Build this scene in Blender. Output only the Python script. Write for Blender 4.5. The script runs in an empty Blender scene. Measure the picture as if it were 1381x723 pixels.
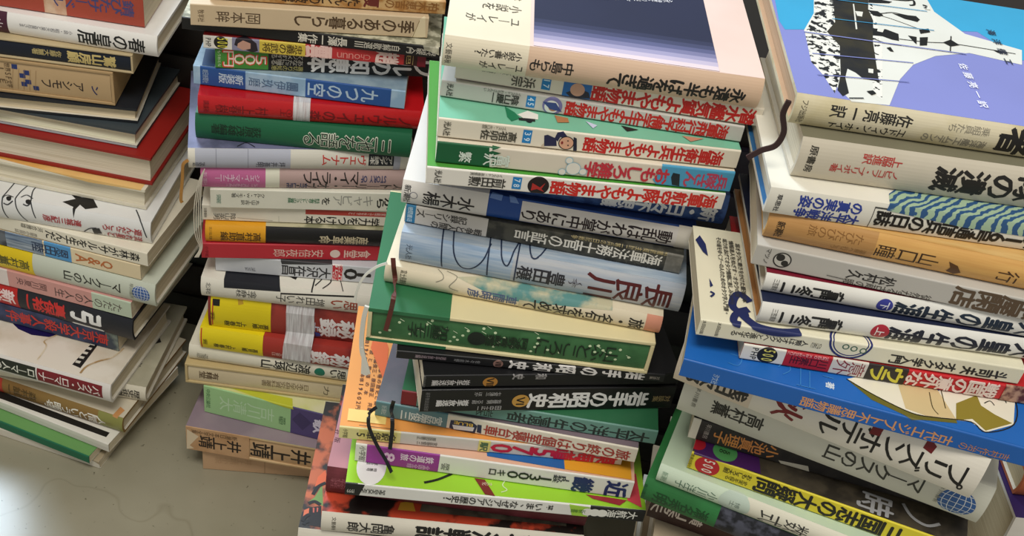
# engine part of scene.py
import bpy, bmesh, math, random
from mathutils import Vector, Matrix

scn = bpy.context.scene
random.seed(5)
# ------------------------------------------------------------------ camera
F_PX, CAM_H, PITCH, ROLL = 1573.46, 0.984842, 0.675948, 0.179972
cam_d = bpy.data.cameras.new('camera')
cam = bpy.data.objects.new('camera', cam_d)
scn.collection.objects.link(cam)
scn.camera = cam
cam_d.sensor_width = 36.0
cam_d.lens = F_PX / 1381.0 * 36.0
cam_d.clip_start = 0.02
_r = Vector((1, 0, 0)); _u = Vector((0, math.sin(PITCH), math.cos(PITCH))); _f = Vector((0, math.cos(PITCH), -math.sin(PITCH)))
_R = _r * math.cos(ROLL) + _u * math.sin(ROLL)
_U = _u * math.cos(ROLL) - _r * math.sin(ROLL)
cam.matrix_world = Matrix(((_R.x, _U.x, -_f.x, 0), (_R.y, _U.y, -_f.y, 0), (_R.z, _U.z, -_f.z, CAM_H), (0, 0, 0, 1)))
# ------------------------------------------------------------------ light and exposure
scn.view_settings.view_transform = 'Standard'
scn.view_settings.look = 'None'
scn.view_settings.exposure = -0.08
scn.view_settings.gamma = 1.0
scn.view_settings.use_curve_mapping = False
world = bpy.data.worlds.new('room_air'); scn.world = world
world.use_nodes = True
world.node_tree.nodes['Background'].inputs[0].default_value = (1.0, 0.98, 0.93, 1)
world.node_tree.nodes['Background'].inputs[1].default_value = 0.41
def area_light(name, loc, target, sx, sy, power, col):
    d = bpy.data.lights.new(name, 'AREA'); d.shape = 'RECTANGLE'; d.size = sx; d.size_y = sy
    d.energy = power; d.color = col
    o = bpy.data.objects.new(name, d); scn.collection.objects.link(o)
    o.location = loc
    o.rotation_euler = (Vector(target) - Vector(loc)).to_track_quat('-Z', 'Y').to_euler()
    return o
area_light('ceiling_lamp', (-0.1, -0.15, 2.4), (-0.05, 0.7, 0.3), 1.1, 0.6, 32, (1.0, 0.955, 0.87))
area_light('shop_window', (-1.45, 2.35, 2.2), (-0.5, 0.7, 0.0), 0.9, 0.8, 85, (0.70, 0.85, 1.0))
# ------------------------------------------------------------------ materials
def srgb(h):
    c = [int(h[i:i + 2], 16) / 255 for i in (0, 2, 4)]
    return tuple((x / 12.92 if x <= 0.04045 else ((x + 0.055) / 1.055) ** 2.4) for x in c) + (1,)
_mats = {}
def paper(h, rough=0.45, wear=0.10, scale=14.0):
    """printed paper or card: the ink colour with faint worn patches"""
    key = ('p', h, rough, wear, scale)
    if key in _mats: return _mats[key]
    m = bpy.data.materials.new('paper_' + h); m.use_nodes = True
    nt = m.node_tree; b = nt.nodes['Principled BSDF']
    tc = nt.nodes.new('ShaderNodeTexCoord')
    no = nt.nodes.new('ShaderNodeTexNoise'); no.inputs['Scale'].default_value = scale; no.inputs['Detail'].default_value = 6
    rp = nt.nodes.new('ShaderNodeValToRGB')
    c = srgb(h)
    rp.color_ramp.elements[0].position = 0.30; rp.color_ramp.elements[1].position = 0.62
    rp.color_ramp.elements[0].color = (c[0] * (1 - wear), c[1] * (1 - wear * 1.05), c[2] * (1 - wear * 1.25), 1)
    rp.color_ramp.elements[1].color = c
    nt.links.new(tc.outputs['Object'], no.inputs['Vector'])
    nt.links.new(no.outputs['Fac'], rp.inputs['Fac'])
    nt.links.new(rp.outputs['Color'], b.inputs['Base Color'])
    b.inputs['Roughness'].default_value = rough
    b.inputs['Specular IOR Level'].default_value = 0.4
    _mats[key] = m
    return m
def mottled(h1, h2, scale=60.0, rough=0.6, lo=0.42, hi=0.58, detail=8):
    key = ('m', h1, h2, scale, rough, lo, hi, detail)
    if key in _mats: return _mats[key]
    m = bpy.data.materials.new('mottled_' + h1); m.use_nodes = True
    nt = m.node_tree; b = nt.nodes['Principled BSDF']
    tc = nt.nodes.new('ShaderNodeTexCoord')
    no = nt.nodes.new('ShaderNodeTexNoise'); no.inputs['Scale'].default_value = scale; no.inputs['Detail'].default_value = detail
    rp = nt.nodes.new('ShaderNodeValToRGB')
    rp.color_ramp.elements[0].position = lo; rp.color_ramp.elements[1].position = hi
    rp.color_ramp.elements[0].color = srgb(h1); rp.color_ramp.elements[1].color = srgb(h2)
    nt.links.new(tc.outputs['Object'], no.inputs['Vector'])
    nt.links.new(no.outputs['Fac'], rp.inputs['Fac'])
    nt.links.new(rp.outputs['Color'], b.inputs['Base Color'])
    b.inputs['Roughness'].default_value = rough
    _mats[key] = m
    return m
def fibres(h1, h2, axis='x'):
    """woven or streaked print: noise stretched along the spine"""
    key = ('f', h1, h2, axis)
    if key in _mats: return _mats[key]
    m = bpy.data.materials.new('streaked_' + h1); m.use_nodes = True
    nt = m.node_tree; b = nt.nodes['Principled BSDF']
    tc = nt.nodes.new('ShaderNodeTexCoord'); mp = nt.nodes.new('ShaderNodeMapping')
    mp.inputs['Scale'].default_value = (30, 300, 420) if axis == 'x' else (420, 60, 60)
    no = nt.nodes.new('ShaderNodeTexNoise'); no.inputs['Scale'].default_value = 1.0; no.inputs['Detail'].default_value = 4
    rp = nt.nodes.new('ShaderNodeValToRGB')
    rp.color_ramp.elements[0].position = 0.36; rp.color_ramp.elements[1].position = 0.64
    rp.color_ramp.elements[0].color = srgb(h1); rp.color_ramp.elements[1].color = srgb(h2)
    nt.links.new(tc.outputs['Object'], mp.inputs['Vector']); nt.links.new(mp.outputs['Vector'], no.inputs['Vector'])
    nt.links.new(no.outputs['Fac'], rp.inputs['Fac']); nt.links.new(rp.outputs['Color'], b.inputs['Base Color'])
    b.inputs['Roughness'].default_value = 0.5
    _mats[key] = m
    return m
def waves(h1, h2):
    """hand-printed ripple pattern"""
    key = ('w', h1, h2)
    if key in _mats: return _mats[key]
    m = bpy.data.materials.new('ripples_' + h1); m.use_nodes = True
    nt = m.node_tree; b = nt.nodes['Principled BSDF']
    tc = nt.nodes.new('ShaderNodeTexCoord'); mp = nt.nodes.new('ShaderNodeMapping'); mp.inputs['Rotation'].default_value = (0, 0, 0.9)
    wv = nt.nodes.new('ShaderNodeTexWave'); wv.inputs['Scale'].default_value = 75; wv.inputs['Distortion'].default_value = 7
    wv.inputs['Detail'].default_value = 3; wv.inputs['Detail Scale'].default_value = 1.2
    rp = nt.nodes.new('ShaderNodeValToRGB')
    rp.color_ramp.elements[0].position = 0.40; rp.color_ramp.elements[1].position = 0.55
    rp.color_ramp.elements[0].color = srgb(h1); rp.color_ramp.elements[1].color = srgb(h2)
    nt.links.new(tc.outputs['Object'], mp.inputs['Vector']); nt.links.new(mp.outputs['Vector'], wv.inputs['Vector'])
    nt.links.new(wv.outputs['Fac'], rp.inputs['Fac']); nt.links.new(rp.outputs['Color'], b.inputs['Base Color'])
    b.inputs['Roughness'].default_value = 0.5
    _mats[key] = m
    return m
def page_mat(h):
    """cut edges of a page block: fine leaf lines plus yellowing"""
    key = ('pg', h)
    if key in _mats: return _mats[key]
    m = bpy.data.materials.new('page_edges_' + h); m.use_nodes = True
    nt = m.node_tree; b = nt.nodes['Principled BSDF']
    tc = nt.nodes.new('ShaderNodeTexCoord'); mp = nt.nodes.new('ShaderNodeMapping'); mp.inputs['Scale'].default_value = (6, 6, 1500)
    no = nt.nodes.new('ShaderNodeTexNoise'); no.inputs['Scale'].default_value = 1.0; no.inputs['Detail'].default_value = 5
    rp = nt.nodes.new('ShaderNodeValToRGB'); c = srgb(h)
    rp.color_ramp.elements[0].position = 0.30; rp.color_ramp.elements[1].position = 0.60
    rp.color_ramp.elements[0].color = (c[0] * .70, c[1] * .66, c[2] * .58, 1); rp.color_ramp.elements[1].color = c
    bp = nt.nodes.new('ShaderNodeBump'); bp.inputs['Strength'].default_value = 0.25; bp.inputs['Distance'].default_value = 0.0003
    nt.links.new(tc.outputs['Object'], mp.inputs['Vector']); nt.links.new(mp.outputs['Vector'], no.inputs['Vector'])
    nt.links.new(no.outputs['Fac'], rp.inputs['Fac']); nt.links.new(rp.outputs['Color'], b.inputs['Base Color'])
    nt.links.new(no.outputs['Fac'], bp.inputs['Height']); nt.links.new(bp.outputs['Normal'], b.inputs['Normal'])
    b.inputs['Roughness'].default_value = 0.85
    _mats[key] = m
    return m
def tape_mat():
    if 'tape' in _mats: return _mats['tape']
    m = bpy.data.materials.new('clear_stretch_tape'); m.use_nodes = True
    nt = m.node_tree; b = nt.nodes['Principled BSDF']
    tc = nt.nodes.new('ShaderNodeTexCoord'); mp = nt.nodes.new('ShaderNodeMapping'); mp.inputs['Scale'].default_value = (700, 40, 40)
    no = nt.nodes.new('ShaderNodeTexNoise'); no.inputs['Scale'].default_value = 1; no.inputs['Detail'].default_value = 3
    rp = nt.nodes.new('ShaderNodeMapRange'); rp.inputs[1].default_value = .35; rp.inputs[2].default_value = .7
    rp.inputs[3].default_value = .35; rp.inputs[4].default_value = .85
    nt.links.new(tc.outputs['Object'], mp.inputs['Vector']); nt.links.new(mp.outputs['Vector'], no.inputs['Vector'])
    nt.links.new(no.outputs['Fac'], rp.inputs[0]); nt.links.new(rp.outputs[0], b.inputs['Alpha'])
    b.inputs['Base Color'].default_value = (.82, .82, .84, 1); b.inputs['Roughness'].default_value = .25
    _mats['tape'] = m
    return m
def mat(c):
    if isinstance(c, str): return paper(c)
    k = c[0]
    return {'m': mottled, 'f': fibres, 'w': waves, 'p': paper}[k](*c[1:])
# ------------------------------------------------------------------ lettering
_glyphs = {}
_tc = bpy.data.curves.new('lettering', 'FONT')
_to = bpy.data.objects.new('lettering', _tc)
scn.collection.objects.link(_to)
_tc.resolution_u = 2
def glyph(ch):
    k = ch
    if k in _glyphs: return _glyphs[k]
    _tc.body = ch; _tc.offset = 0.0
    dg = bpy.context.evaluated_depsgraph_get(); dg.update()
    ev = _to.evaluated_get(dg); me = ev.to_mesh()
    vs = [(v.co.x, v.co.y) for v in me.vertices]; fs = [tuple(p.vertices) for p in me.polygons]
    ev.to_mesh_clear()
    if vs:
        x0 = min(v[0] for v in vs); x1 = max(v[0] for v in vs); y0 = min(v[1] for v in vs); y1 = max(v[1] for v in vs)
        cx, cy = (x0 + x1) / 2, (y0 + y1) / 2
        wide = ord(ch) > 0x2E80
        s = 1.0 / max(x1 - x0, y1 - y0, 1e-6)
        if wide: s = min(s, 1.15)
        # kana and kanji keep the em proportions, latin is fitted to the cell height
        vs = [((x - cx) * s, (y - cy) * s) for x, y in vs]
        _glyphs[k] = (vs, fs, (x1 - x0) * s)
    else: _glyphs[k] = ([], [], 0.5)
    return _glyphs[k]
# ------------------------------------------------------------------ one book
CM = 0.01
class Wrap:
    """cross-section of a book case: bottom board, spine, top board; maps (u along the spine, w around it) to 3D in cm"""
    def __init__(s, L, T, D, bulge, rad):
        s.L, s.T, s.D = L, T, D
        pts = []
        if bulge > 0:
            n = 12
            for i in range(n + 1):
                a = i / n; z = T * a
                y = bulge * (abs(2 * a - 1) ** 2.2)
                pts.append((y, z))
        else:
            r = min(rad, T * .4); n = 4
            for i in range(n + 1):
                a = math.pi / 2 * i / n; pts.append((r - r * math.sin(a), r - r * math.cos(a)))
            for i in range(n + 1):
                a = math.pi / 2 * i / n; pts.append((r - r * math.cos(a), T - r + r * math.sin(a)))
        s.sp = pts
        s.cum = [0.0]
        for a, b in zip(pts, pts[1:]): s.cum.append(s.cum[-1] + math.hypot(b[0] - a[0], b[1] - a[1]))
        s.S = s.cum[-1]
    def at(s, u, w, off=0.0):
        if w > 1: y, z, ny, nz = s.sp[-1][0] + (w - 1), s.T, 0, 1
        elif w < 0: y, z, ny, nz = s.sp[0][0] - w, 0, 0, -1
        else:
            t = w * s.S; i = 0
            while i < len(s.cum) - 2 and s.cum[i + 1] < t: i += 1
            f = (t - s.cum[i]) / max(1e-9, s.cum[i + 1] - s.cum[i])
            a, b = s.sp[i], s.sp[i + 1]
            y, z = a[0] + (b[0] - a[0]) * f, a[1] + (b[1] - a[1]) * f
            dy, dz = b[0] - a[0], b[1] - a[1]; l = math.hypot(dy, dz) or 1
            ny, nz = -dz / l, dy / l
        return Vector((u * s.L, y + ny * off, z + nz * off))
    def breaks(s, w0, w1):
        ws = {w0, w1}
        for c in s.cum:
            q = c / s.S
            if w0 < q < w1: ws.add(q)
        return sorted(ws)
class MeshB:
    def __init__(s): s.v, s.f, s.m, s.ms = [], [], [], []
    def mi(s, m):
        if m not in s.ms: s.ms.append(m)
        return s.ms.index(m)
    def add(s, vs, fs, m):
        o = len(s.v); s.v += [tuple(x) for x in vs]; k = s.mi(m)
        for f in fs: s.f.append(tuple(i + o for i in f)); s.m.append(k)
    def box(s, x0, x1, y0, y1, z0, z1, m):
        s.add([(x, y, z) for z in (z0, z1) for y in (y0, y1) for x in (x0, x1)],
              [(0, 2, 3, 1), (4, 5, 7, 6), (0, 1, 5, 4), (2, 6, 7, 3), (0, 4, 6, 2), (1, 3, 7, 5)], m)
    def shell(s, outer, inner, u0, u1, mo, mi_):
        n = len(outer); vs = []
        for u in (u0, u1):
            vs += [(u, p[0], p[1]) for p in outer] + [(u, p[0], p[1]) for p in inner]
        O0, I0, O1, I1 = 0, n, 2 * n, 3 * n
        fo = [(O0 + i, O1 + i, O1 + i + 1, O0 + i + 1) for i in range(n - 1)]
        fi = [(I0 + i, I0 + i + 1, I1 + i + 1, I1 + i) for i in range(n - 1)]
        fe = [(O0 + i, O0 + i + 1, I0 + i + 1, I0 + i) for i in range(n - 1)] + [(O1 + i, I1 + i, I1 + i + 1, O1 + i + 1) for i in range(n - 1)]
        fc = [(O0, I0, I1, O1), (O0 + n - 1, O1 + n - 1, I1 + n - 1, I0 + n - 1)]
        s.add(vs, fo + fe + fc, mo)
        o = len(s.v); k = s.mi(mi_)
        base = o - len(vs)
        for f in fi: s.f.append(tuple(i + base for i in f)); s.m.append(k)
    def build(s, name, parent=None, smooth=False):
        me = bpy.data.meshes.new(name)
        me.from_pydata([(x * CM, y * CM, z * CM) for x, y, z in s.v], [], s.f)
        for m in s.ms: me.materials.append(m)
        me.polygons.foreach_set('material_index', s.m)
        if smooth: me.polygons.foreach_set('use_smooth', [True] * len(me.polygons))
        me.update()
        o = bpy.data.objects.new(name, me); scn.collection.objects.link(o)
        if parent: o.parent = parent
        return o
def put_glyph(fb, ch, b, uc, wc, su, sw, mode, col, off):
    """su: size along the spine (cm), sw: size across it (cm); uc, wc: centre in cm"""
    if ch in ' 　': return
    bar = ch in 'ー―' and mode == 'v'
    vs, fs, adv = glyph('|' if bar else ch)
    if not vs: return
    d = (0.0, 0.018, 0.038)[b]
    for ci, (sx, sy) in enumerate(((0, 0),) if not b else ((d, 0), (-d, 0), (0, d), (0, -d))):
        out = []
        for x, y in vs:
            x += sx; y += sy
            if bar: x *= .7
            if mode in 'vh': du, dc = y * su, -x * sw      # head of the character to the right
            else: du, dc = -x * su, -y * sw                # upside down
            out.append((uc + du, wc + dc, off + ci * .0003))
        fb.add(out, fs, mat(col))
def wcm(W, w): return w * W.S if 0 <= w <= 1 else (W.S + (w - 1) if w > 1 else w)
def art(mb, W, items, off0=0.006):
    """printed matter: laid out flat (cm along and round the case), cut at the folds, then wrapped onto it"""
    if not items: return
    fb = MeshB(); off = off0; L = W.L; step = min(.003, .06 / len(items))
    for it in items:
        k = it[0]; off += step
        if k == 'r':
            _, u0, u1, w0, w1, col = it
            a, b = wcm(W, w0), wcm(W, w1)
            fb.add([(u0 * L, a, off), (u1 * L, a, off), (u1 * L, b, off), (u0 * L, b, off)], [(0, 1, 2, 3)], mat(col))
        elif k == 'p':
            fb.add([(u * L, wcm(W, w), off) for u, w in it[1]], [tuple(range(len(it[1])))], mat(it[2]))
        elif k == 'c':
            _, u, w, ru, rw, col = it
            n = 32; c0 = wcm(W, w)
            fb.add([(u * L + ru * math.cos(2 * math.pi * i / n), c0 + rw * math.sin(2 * math.pi * i / n), off) for i in range(n)], [tuple(range(n))], mat(col))
        elif k == 'l':
            pts = [Vector((u * L, wcm(W, w))) for u, w in it[1]]; h = it[2] / 2
            if len(pts) > 2:
                Q = []
                for i in range(len(pts) - 1):
                    p0, p1, p2, p3 = pts[max(i - 1, 0)], pts[i], pts[i + 1], pts[min(i + 2, len(pts) - 1)]
                    for j in range(5):
                        t = j / 5
                        Q.append(.5 * ((2 * p1) + (p2 - p0) * t + (2 * p0 - 5 * p1 + 4 * p2 - p3) * t * t + (3 * p1 - p0 - 3 * p2 + p3) * t ** 3))
                pts = Q + [pts[-1]]
            vs = []
            for i, p in enumerate(pts):
                d = (pts[min(i + 1, len(pts) - 1)] - pts[max(i - 1, 0)]); d = d.normalized() if d.length else Vector((1, 0))
                nn = Vector((-d.y, d.x)) * h
                for q in (p + nn, p - nn): vs.append((q.x, q.y, off))
            fb.add(vs, [(2 * i, 2 * i + 1, 2 * i + 3, 2 * i + 2) for i in range(len(pts) - 1)], mat(it[3]))
        elif k in ('v', 'x'):
            # text, start u, end u, w centre at start, w centre at end, height across (cm), colour, weight
            _, txt, us, ue, wa, wb, h, col, b = it
            wa, wb = wcm(W, wa), wcm(W, wb); n = len(txt)
            if k == 'v':
                st = (us - ue) / n
                for i, ch in enumerate(txt):
                    t = (i + .5) / n
                    put_glyph(fb, ch, b, (us - st * (i + .5)) * L, wa * (1 - t) + wb * t, min(abs(st) * L * .98, h * 1.8), h, 'v', col, off)
            else:
                advs = [max(glyph(ch)[2], .25) + .12 for ch in txt]; tot = sum(advs); q = 0
                for ch, a in zip(txt, advs):
                    t = (q + a / 2) / tot; q += a
                    put_glyph(fb, ch, b, (us + (ue - us) * t) * L, wa * (1 - t) + wb * t, (us - ue) * L / tot, h, 'x', col, off)
        elif k == 'h':
            # text, u centre, glyph height (cm along spine), w top, w bottom, colour, weight
            _, txt, uc, su, wt, wb, col, b = it
            a0, a1 = wcm(W, wt), wcm(W, wb); n = len(txt); st = (a0 - a1) / n
            for i, ch in enumerate(txt):
                put_glyph(fb, ch, b, uc * L, a0 - st * (i + .5), su, min(st * .95, su * 1.3), 'h', col, off)
    me = bpy.data.meshes.new('flat'); me.from_pydata(fb.v, [], fb.f); me.polygons.foreach_set('material_index', fb.m)
    bm = bmesh.new(); bm.from_mesh(me); bpy.data.meshes.remove(me)
    for y in W.cum + [0.0]:
        bmesh.ops.bisect_plane(bm, geom=bm.verts[:] + bm.edges[:] + bm.faces[:], dist=1e-5, plane_co=(0, y, 0), plane_no=(0, 1, 0))
    for x in (0.0, L):
        bmesh.ops.bisect_plane(bm, geom=bm.verts[:] + bm.edges[:] + bm.faces[:], dist=1e-5, plane_co=(x, 0, 0), plane_no=(1, 0, 0), clear_outer=x > 0, clear_inner=x == 0)
    bm.verts.index_update()
    vs = []
    for v in bm.verts:
        w = v.co.y / W.S if 0 <= v.co.y <= W.S else (1 + v.co.y - W.S if v.co.y > W.S else v.co.y)
        vs.append(W.at(v.co.x / L, w, v.co.z))
    o = len(mb.v); mb.v += [tuple(v) for v in vs]
    for f in bm.faces:
        mb.f.append(tuple(v.index + o for v in f.verts)); mb.m.append(mb.mi(fb.ms[f.material_index]))
    bm.free()
def profile(W, th, D):
    """outer and inner outline of the case in the depth/height plane"""
    o = [(D, 0)] + W.sp + [(D, W.T)]
    n = len(o); inn = []
    for i, p in enumerate(o):
        a = o[max(i - 1, 0)]; b = o[min(i + 1, n - 1)]
        d1, d2 = p[0] - a[0], p[1] - a[1]; e1, e2 = b[0] - p[0], b[1] - p[1]
        l1 = math.hypot(d1, d2) or 1; l2 = math.hypot(e1, e2) or 1
        n1 = (d2 / l1, -d1 / l1) if i else (e2 / l2, -e1 / l2)
        n2 = (e2 / l2, -e1 / l2) if i < n - 1 else n1
        nx, nz = n1[0] + n2[0], n1[1] + n2[1]; q = nx * nx + nz * nz
        k = 2 * th / max(q, .8)
        inn.append((p[0] + nx * k, p[1] + nz * k))
    inn[0] = (D, th); inn[-1] = (D, W.T - th)
    inn = [(max(y, 0.02), min(max(z, th), W.T - th)) for y, z in inn]
    return o, inn
def pages(mb, x0, x1, y0, y1, z0, z1, m, hollow):
    """page block with a hollowed fore-edge"""
    n = 8; a = []; 
    for i in range(n + 1):
        t = i / n; a.append((y1 - hollow * (1 - (2 * t - 1) ** 2), z0 + (z1 - z0) * t))
    poly = [(y0, z0)] + a + [(y0, z1)]
    k = len(poly); vs = [(x, p[0], p[1]) for x in (x0, x1) for p in poly]
    fs = [tuple(range(k)), tuple(reversed(range(k, 2 * k)))] + [(i, (i + k), (i + 1) % k + k, (i + 1) % k) for i in range(k)]
    mb.add(vs, fs, m)
def paper_band(root, band, L, T, D, bulge, rad):
    """printed strip of paper wrapped round spine and both covers"""
    u0, u1, bc, bitems = band
    bb = MeshB(); Wb = Wrap(L, T, D, bulge, rad)
    ws = [-(D - 1.0)] + [c / Wb.S for c in Wb.cum] + [1 + D - 1.0]
    oo = [Wb.at(0, w, .022) for w in ws]; ii = [Wb.at(0, w, .006) for w in ws]
    bb.shell([(q.y, q.z) for q in oo], [(q.y, q.z) for q in ii], u0 * L, u1 * L, mat(bc), mat(bc))
    art(bb, Wb, bitems, .026)
    bb.build('paper_band', root)
NAMES = {'hc': 'hardcover_book', 'sc': 'paperback_book', 'case': 'boxed_book', 'flip': 'hardcover_book', 'fsc': 'paperback_book', 'mag': 'magazine'}
def book(kind, x, y, yaw, z, L, T, col, label, group, items=(), D=None, bulge=None, pg='ddd2ba', inner='d8d2c4',
         top=None, band=None, frame=None, tape=None, cat='book'):
    root = bpy.data.objects.new(NAMES[kind], None); scn.collection.objects.link(root)
    root.empty_display_size = .02
    root['label'] = label; root['category'] = 'magazine' if kind == 'mag' else cat; root['group'] = group
    flip = kind in ('flip', 'fsc')
    soft = kind in ('sc', 'mag', 'fsc')
    D = D or (12.9 if soft else 13.4)
    T -= 0.09
    root.location = (x * CM, y * CM, (z + .01) * CM); root.rotation_euler = (0, 0, math.radians(yaw))
    if bulge is None: bulge = 0 if soft or kind == 'case' else min(.18 * T, .34)
    th = .045 if soft else min(.27, T * .17)
    W = Wrap(L, T, D, bulge, .10 if soft else .14)
    cm = mat(col); im = mat(inner)
    mb = MeshB()
    if kind == 'case':
        fr = .28 if T > 2.4 else .2
        cs = MeshB(); fm = mat(frame or col)
        cs.box(0, L, 0, D, 0, fr, fm); cs.box(0, L, 0, D, T - fr, T, fm)
        cs.box(0, fr, 0, D, fr, T - fr, fm); cs.box(L - fr, L, 0, D, fr, T - fr, fm); cs.box(fr, L - fr, D - fr, D, fr, T - fr, fm)
        if top: art(cs, Wrap(L, T, D, 0, .01), top)
        co = cs.build('slipcase', root)
        bv = co.modifiers.new('soft_edges', 'BEVEL'); bv.width = .0006; bv.segments = 2; bv.limit_method = 'ANGLE'
        Wi = Wrap(L - 2 * fr - .06, T - 2 * fr - .06, D - .6, .12, .1)
        o, inn = profile(Wi, .12, D - .8)
        mb.shell(o, inn, 0, Wi.L, cm, im); art(mb, Wi, items)
        off = Vector((fr + .03, .05, fr + .03))
        mb.v = [(a + off.x, b + off.y, c + off.z) for a, b, c in mb.v]
        mb.build('cover', root)
        p = MeshB(); pages(p, fr + .15, L - fr - .15, .4, D - 1.0, fr + .2, T - fr - .2, page_mat(pg), .1); p.build('page_block', root)
        if band: paper_band(root, band, L, T, D, bulge, .05)
        return root
    o, inn = profile(W, th, D)
    if flip:
        # spine at the far side: turn the case round about its own middle
        o = [(D - a, b) for a, b in o]; inn = [(D - a, b) for a, b in inn]
        o = o[::-1]; inn = inn[::-1]
        mb.shell(o, inn, 0, L, cm, im)
        Wf = Wrap(L, T, D, 0, .001)
        art(mb, Wf, items)
        cov = mb.build('cover', root)
        ov = .05 if soft else .28
        p = MeshB(); pages(p, ov, L - ov, -(D - .5), -ov, th, T - th, page_mat(pg), .0 if soft else .18)
        p.v = [(a, -b, c) for a, b, c in p.v]; p.f = [f[::-1] for f in p.f]
        p.build('page_block', root)
    else:
        mb.shell(o, inn, 0, L, cm, im)
        if top: art(mb, W, [('r', 0, 1, 1.02, 1 + D - W.sp[-1][0] - .02, top)])
        art(mb, W, items, .008)
        mb.build('cover', root)
        ov = .03 if soft else .28
        p = MeshB(); pages(p, ov, L - ov, max(bulge, .1) + th + .05, D - ov, th, T - th, page_mat(pg), 0 if soft else .2); p.build('page_block', root)
    if band: paper_band(root, band, L, T, D, bulge, .10 if soft else .14)
    if tape:
        u0, u1 = tape
        bb = MeshB(); ws = [-(D - .5)] + [c / W.S for c in W.cum] + [1 + D - .5]
        oo = [W.at(0, w, .05) for w in ws]; ii = [W.at(0, w, .04) for w in ws]
        bb.shell([(q.y, q.z) for q in oo], [(q.y, q.z) for q in ii], u0 * L, u1 * L, tape_mat(), tape_mat())
        bb.build('tape_strip', root)
    return root
def ribbon(name, pts, width, col, parent=None, label=None, cat=None, thick=.03, up=(0, -1, .4)):
    """flat ribbon or cord through world points (cm)"""
    mb = MeshB(); P = [Vector(p) for p in pts]
    Q = []
    for i in range(len(P) - 1):
        p0, p1, p2, p3 = P[max(i - 1, 0)], P[i], P[i + 1], P[min(i + 2, len(P) - 1)]
        for k in range(6):
            t = k / 6
            Q.append(.5 * ((2 * p1) + (p2 - p0) * t + (2 * p0 - 5 * p1 + 4 * p2 - p3) * t * t + (3 * p1 - p0 - 3 * p2 + p3) * t ** 3))
    Q.append(P[-1]); vs = []
    N = Vector(up).normalized()
    for i, q in enumerate(Q):
        d = (Q[min(i + 1, len(Q) - 1)] - Q[max(i - 1, 0)]).normalized()
        s = d.cross(N); s = s.normalized() if s.length > 1e-4 else Vector((1, 0, 0)); nn = s.cross(d)
        for a, b in ((1, 1), (-1, 1), (-1, -1), (1, -1)): vs.append(q + s * (a * width / 2) + nn * (b * thick / 2))
    fs = []
    for i in range(len(Q) - 1):
        for j in range(4): fs.append((4 * i + j, 4 * i + (j + 1) % 4, 4 * i + 4 + (j + 1) % 4, 4 * i + 4 + j))
    fs += [(3, 2, 1, 0), tuple(4 * (len(Q) - 1) + j for j in range(4))]
    mb.add(vs, fs, mat(col))
    if parent:
        inv = (Matrix.Translation(parent.location) @ parent.rotation_euler.to_matrix().to_4x4()).inverted()
        mb.v = [tuple((inv @ (Vector(v) * CM)) / CM) for v in mb.v]
    o = mb.build(name, parent)
    if label: o['label'] = label
    if cat: o['category'] = cat
    return o
# ------------------------------------------------------------------ the setting
def floor_mat():
    m = bpy.data.materials.new('worn_concrete'); m.use_nodes = True
    nt = m.node_tree; b = nt.nodes['Principled BSDF']
    tc = nt.nodes.new('ShaderNodeTexCoord')
    n1 = nt.nodes.new('ShaderNodeTexNoise'); n1.inputs['Scale'].default_value = 5; n1.inputs['Detail'].default_value = 8
    n2 = nt.nodes.new('ShaderNodeTexNoise'); n2.inputs['Scale'].default_value = 170; n2.inputs['Detail'].default_value = 4
    r1 = nt.nodes.new('ShaderNodeValToRGB'); r2 = nt.nodes.new('ShaderNodeValToRGB')
    r1.color_ramp.elements[0].position = .3; r1.color_ramp.elements[1].position = .7
    r1.color_ramp.elements[0].color = srgb('85806c'); r1.color_ramp.elements[1].color = srgb('a19c88')
    r2.color_ramp.elements[0].position = .24; r2.color_ramp.elements[1].position = .33
    r2.color_ramp.elements[0].color = srgb('8f8a7c'); r2.color_ramp.elements[1].color = (1, 1, 1, 1)
    mx = nt.nodes.new('ShaderNodeMix'); mx.data_type = 'RGBA'; mx.blend_type = 'MULTIPLY'; mx.inputs[0].default_value = 1
    vo = nt.nodes.new('ShaderNodeTexVoronoi'); vo.feature = 'DISTANCE_TO_EDGE'; vo.inputs['Scale'].default_value = 2.6
    n3 = nt.nodes.new('ShaderNodeTexNoise'); n3.inputs['Scale'].default_value = 9
    ma = nt.nodes.new('ShaderNodeMix'); ma.data_type = 'VECTOR'; ma.inputs[0].default_value = .22
    r3 = nt.nodes.new('ShaderNodeValToRGB'); r3.color_ramp.elements[0].position = .0; r3.color_ramp.elements[1].position = .006
    r3.color_ramp.elements[0].color = (.86, .85, .83, 1); r3.color_ramp.elements[1].color = (1, 1, 1, 1)
    m2 = nt.nodes.new('ShaderNodeMix'); m2.data_type = 'RGBA'; m2.blend_type = 'MULTIPLY'; m2.inputs[0].default_value = 1
    L = nt.links.new
    for n in (n1, n2, n3): L(tc.outputs['Object'], n.inputs['Vector'])

    L(tc.outputs['Object'], ma.inputs[4]); L(n3.outputs['Color'], ma.inputs[5]); L(ma.outputs[1], vo.inputs['Vector'])
    L(n1.outputs['Fac'], r1.inputs['Fac']); L(n2.outputs['Fac'], r2.inputs['Fac']); L(vo.outputs['Distance'], r3.inputs['Fac'])
    L(r1.outputs['Color'], mx.inputs[6]); L(r2.outputs['Color'], mx.inputs[7])
    L(mx.outputs[2], m2.inputs[6]); L(r3.outputs['Color'], m2.inputs[7]); L(m2.outputs[2], b.inputs['Base Color'])
    b.inputs['Roughness'].default_value = .27; b.inputs['Specular IOR Level'].default_value = .5
    return m
fb = MeshB(); fb.box(-260, 260, -60, 330, -4, 0, floor_mat())
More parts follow.
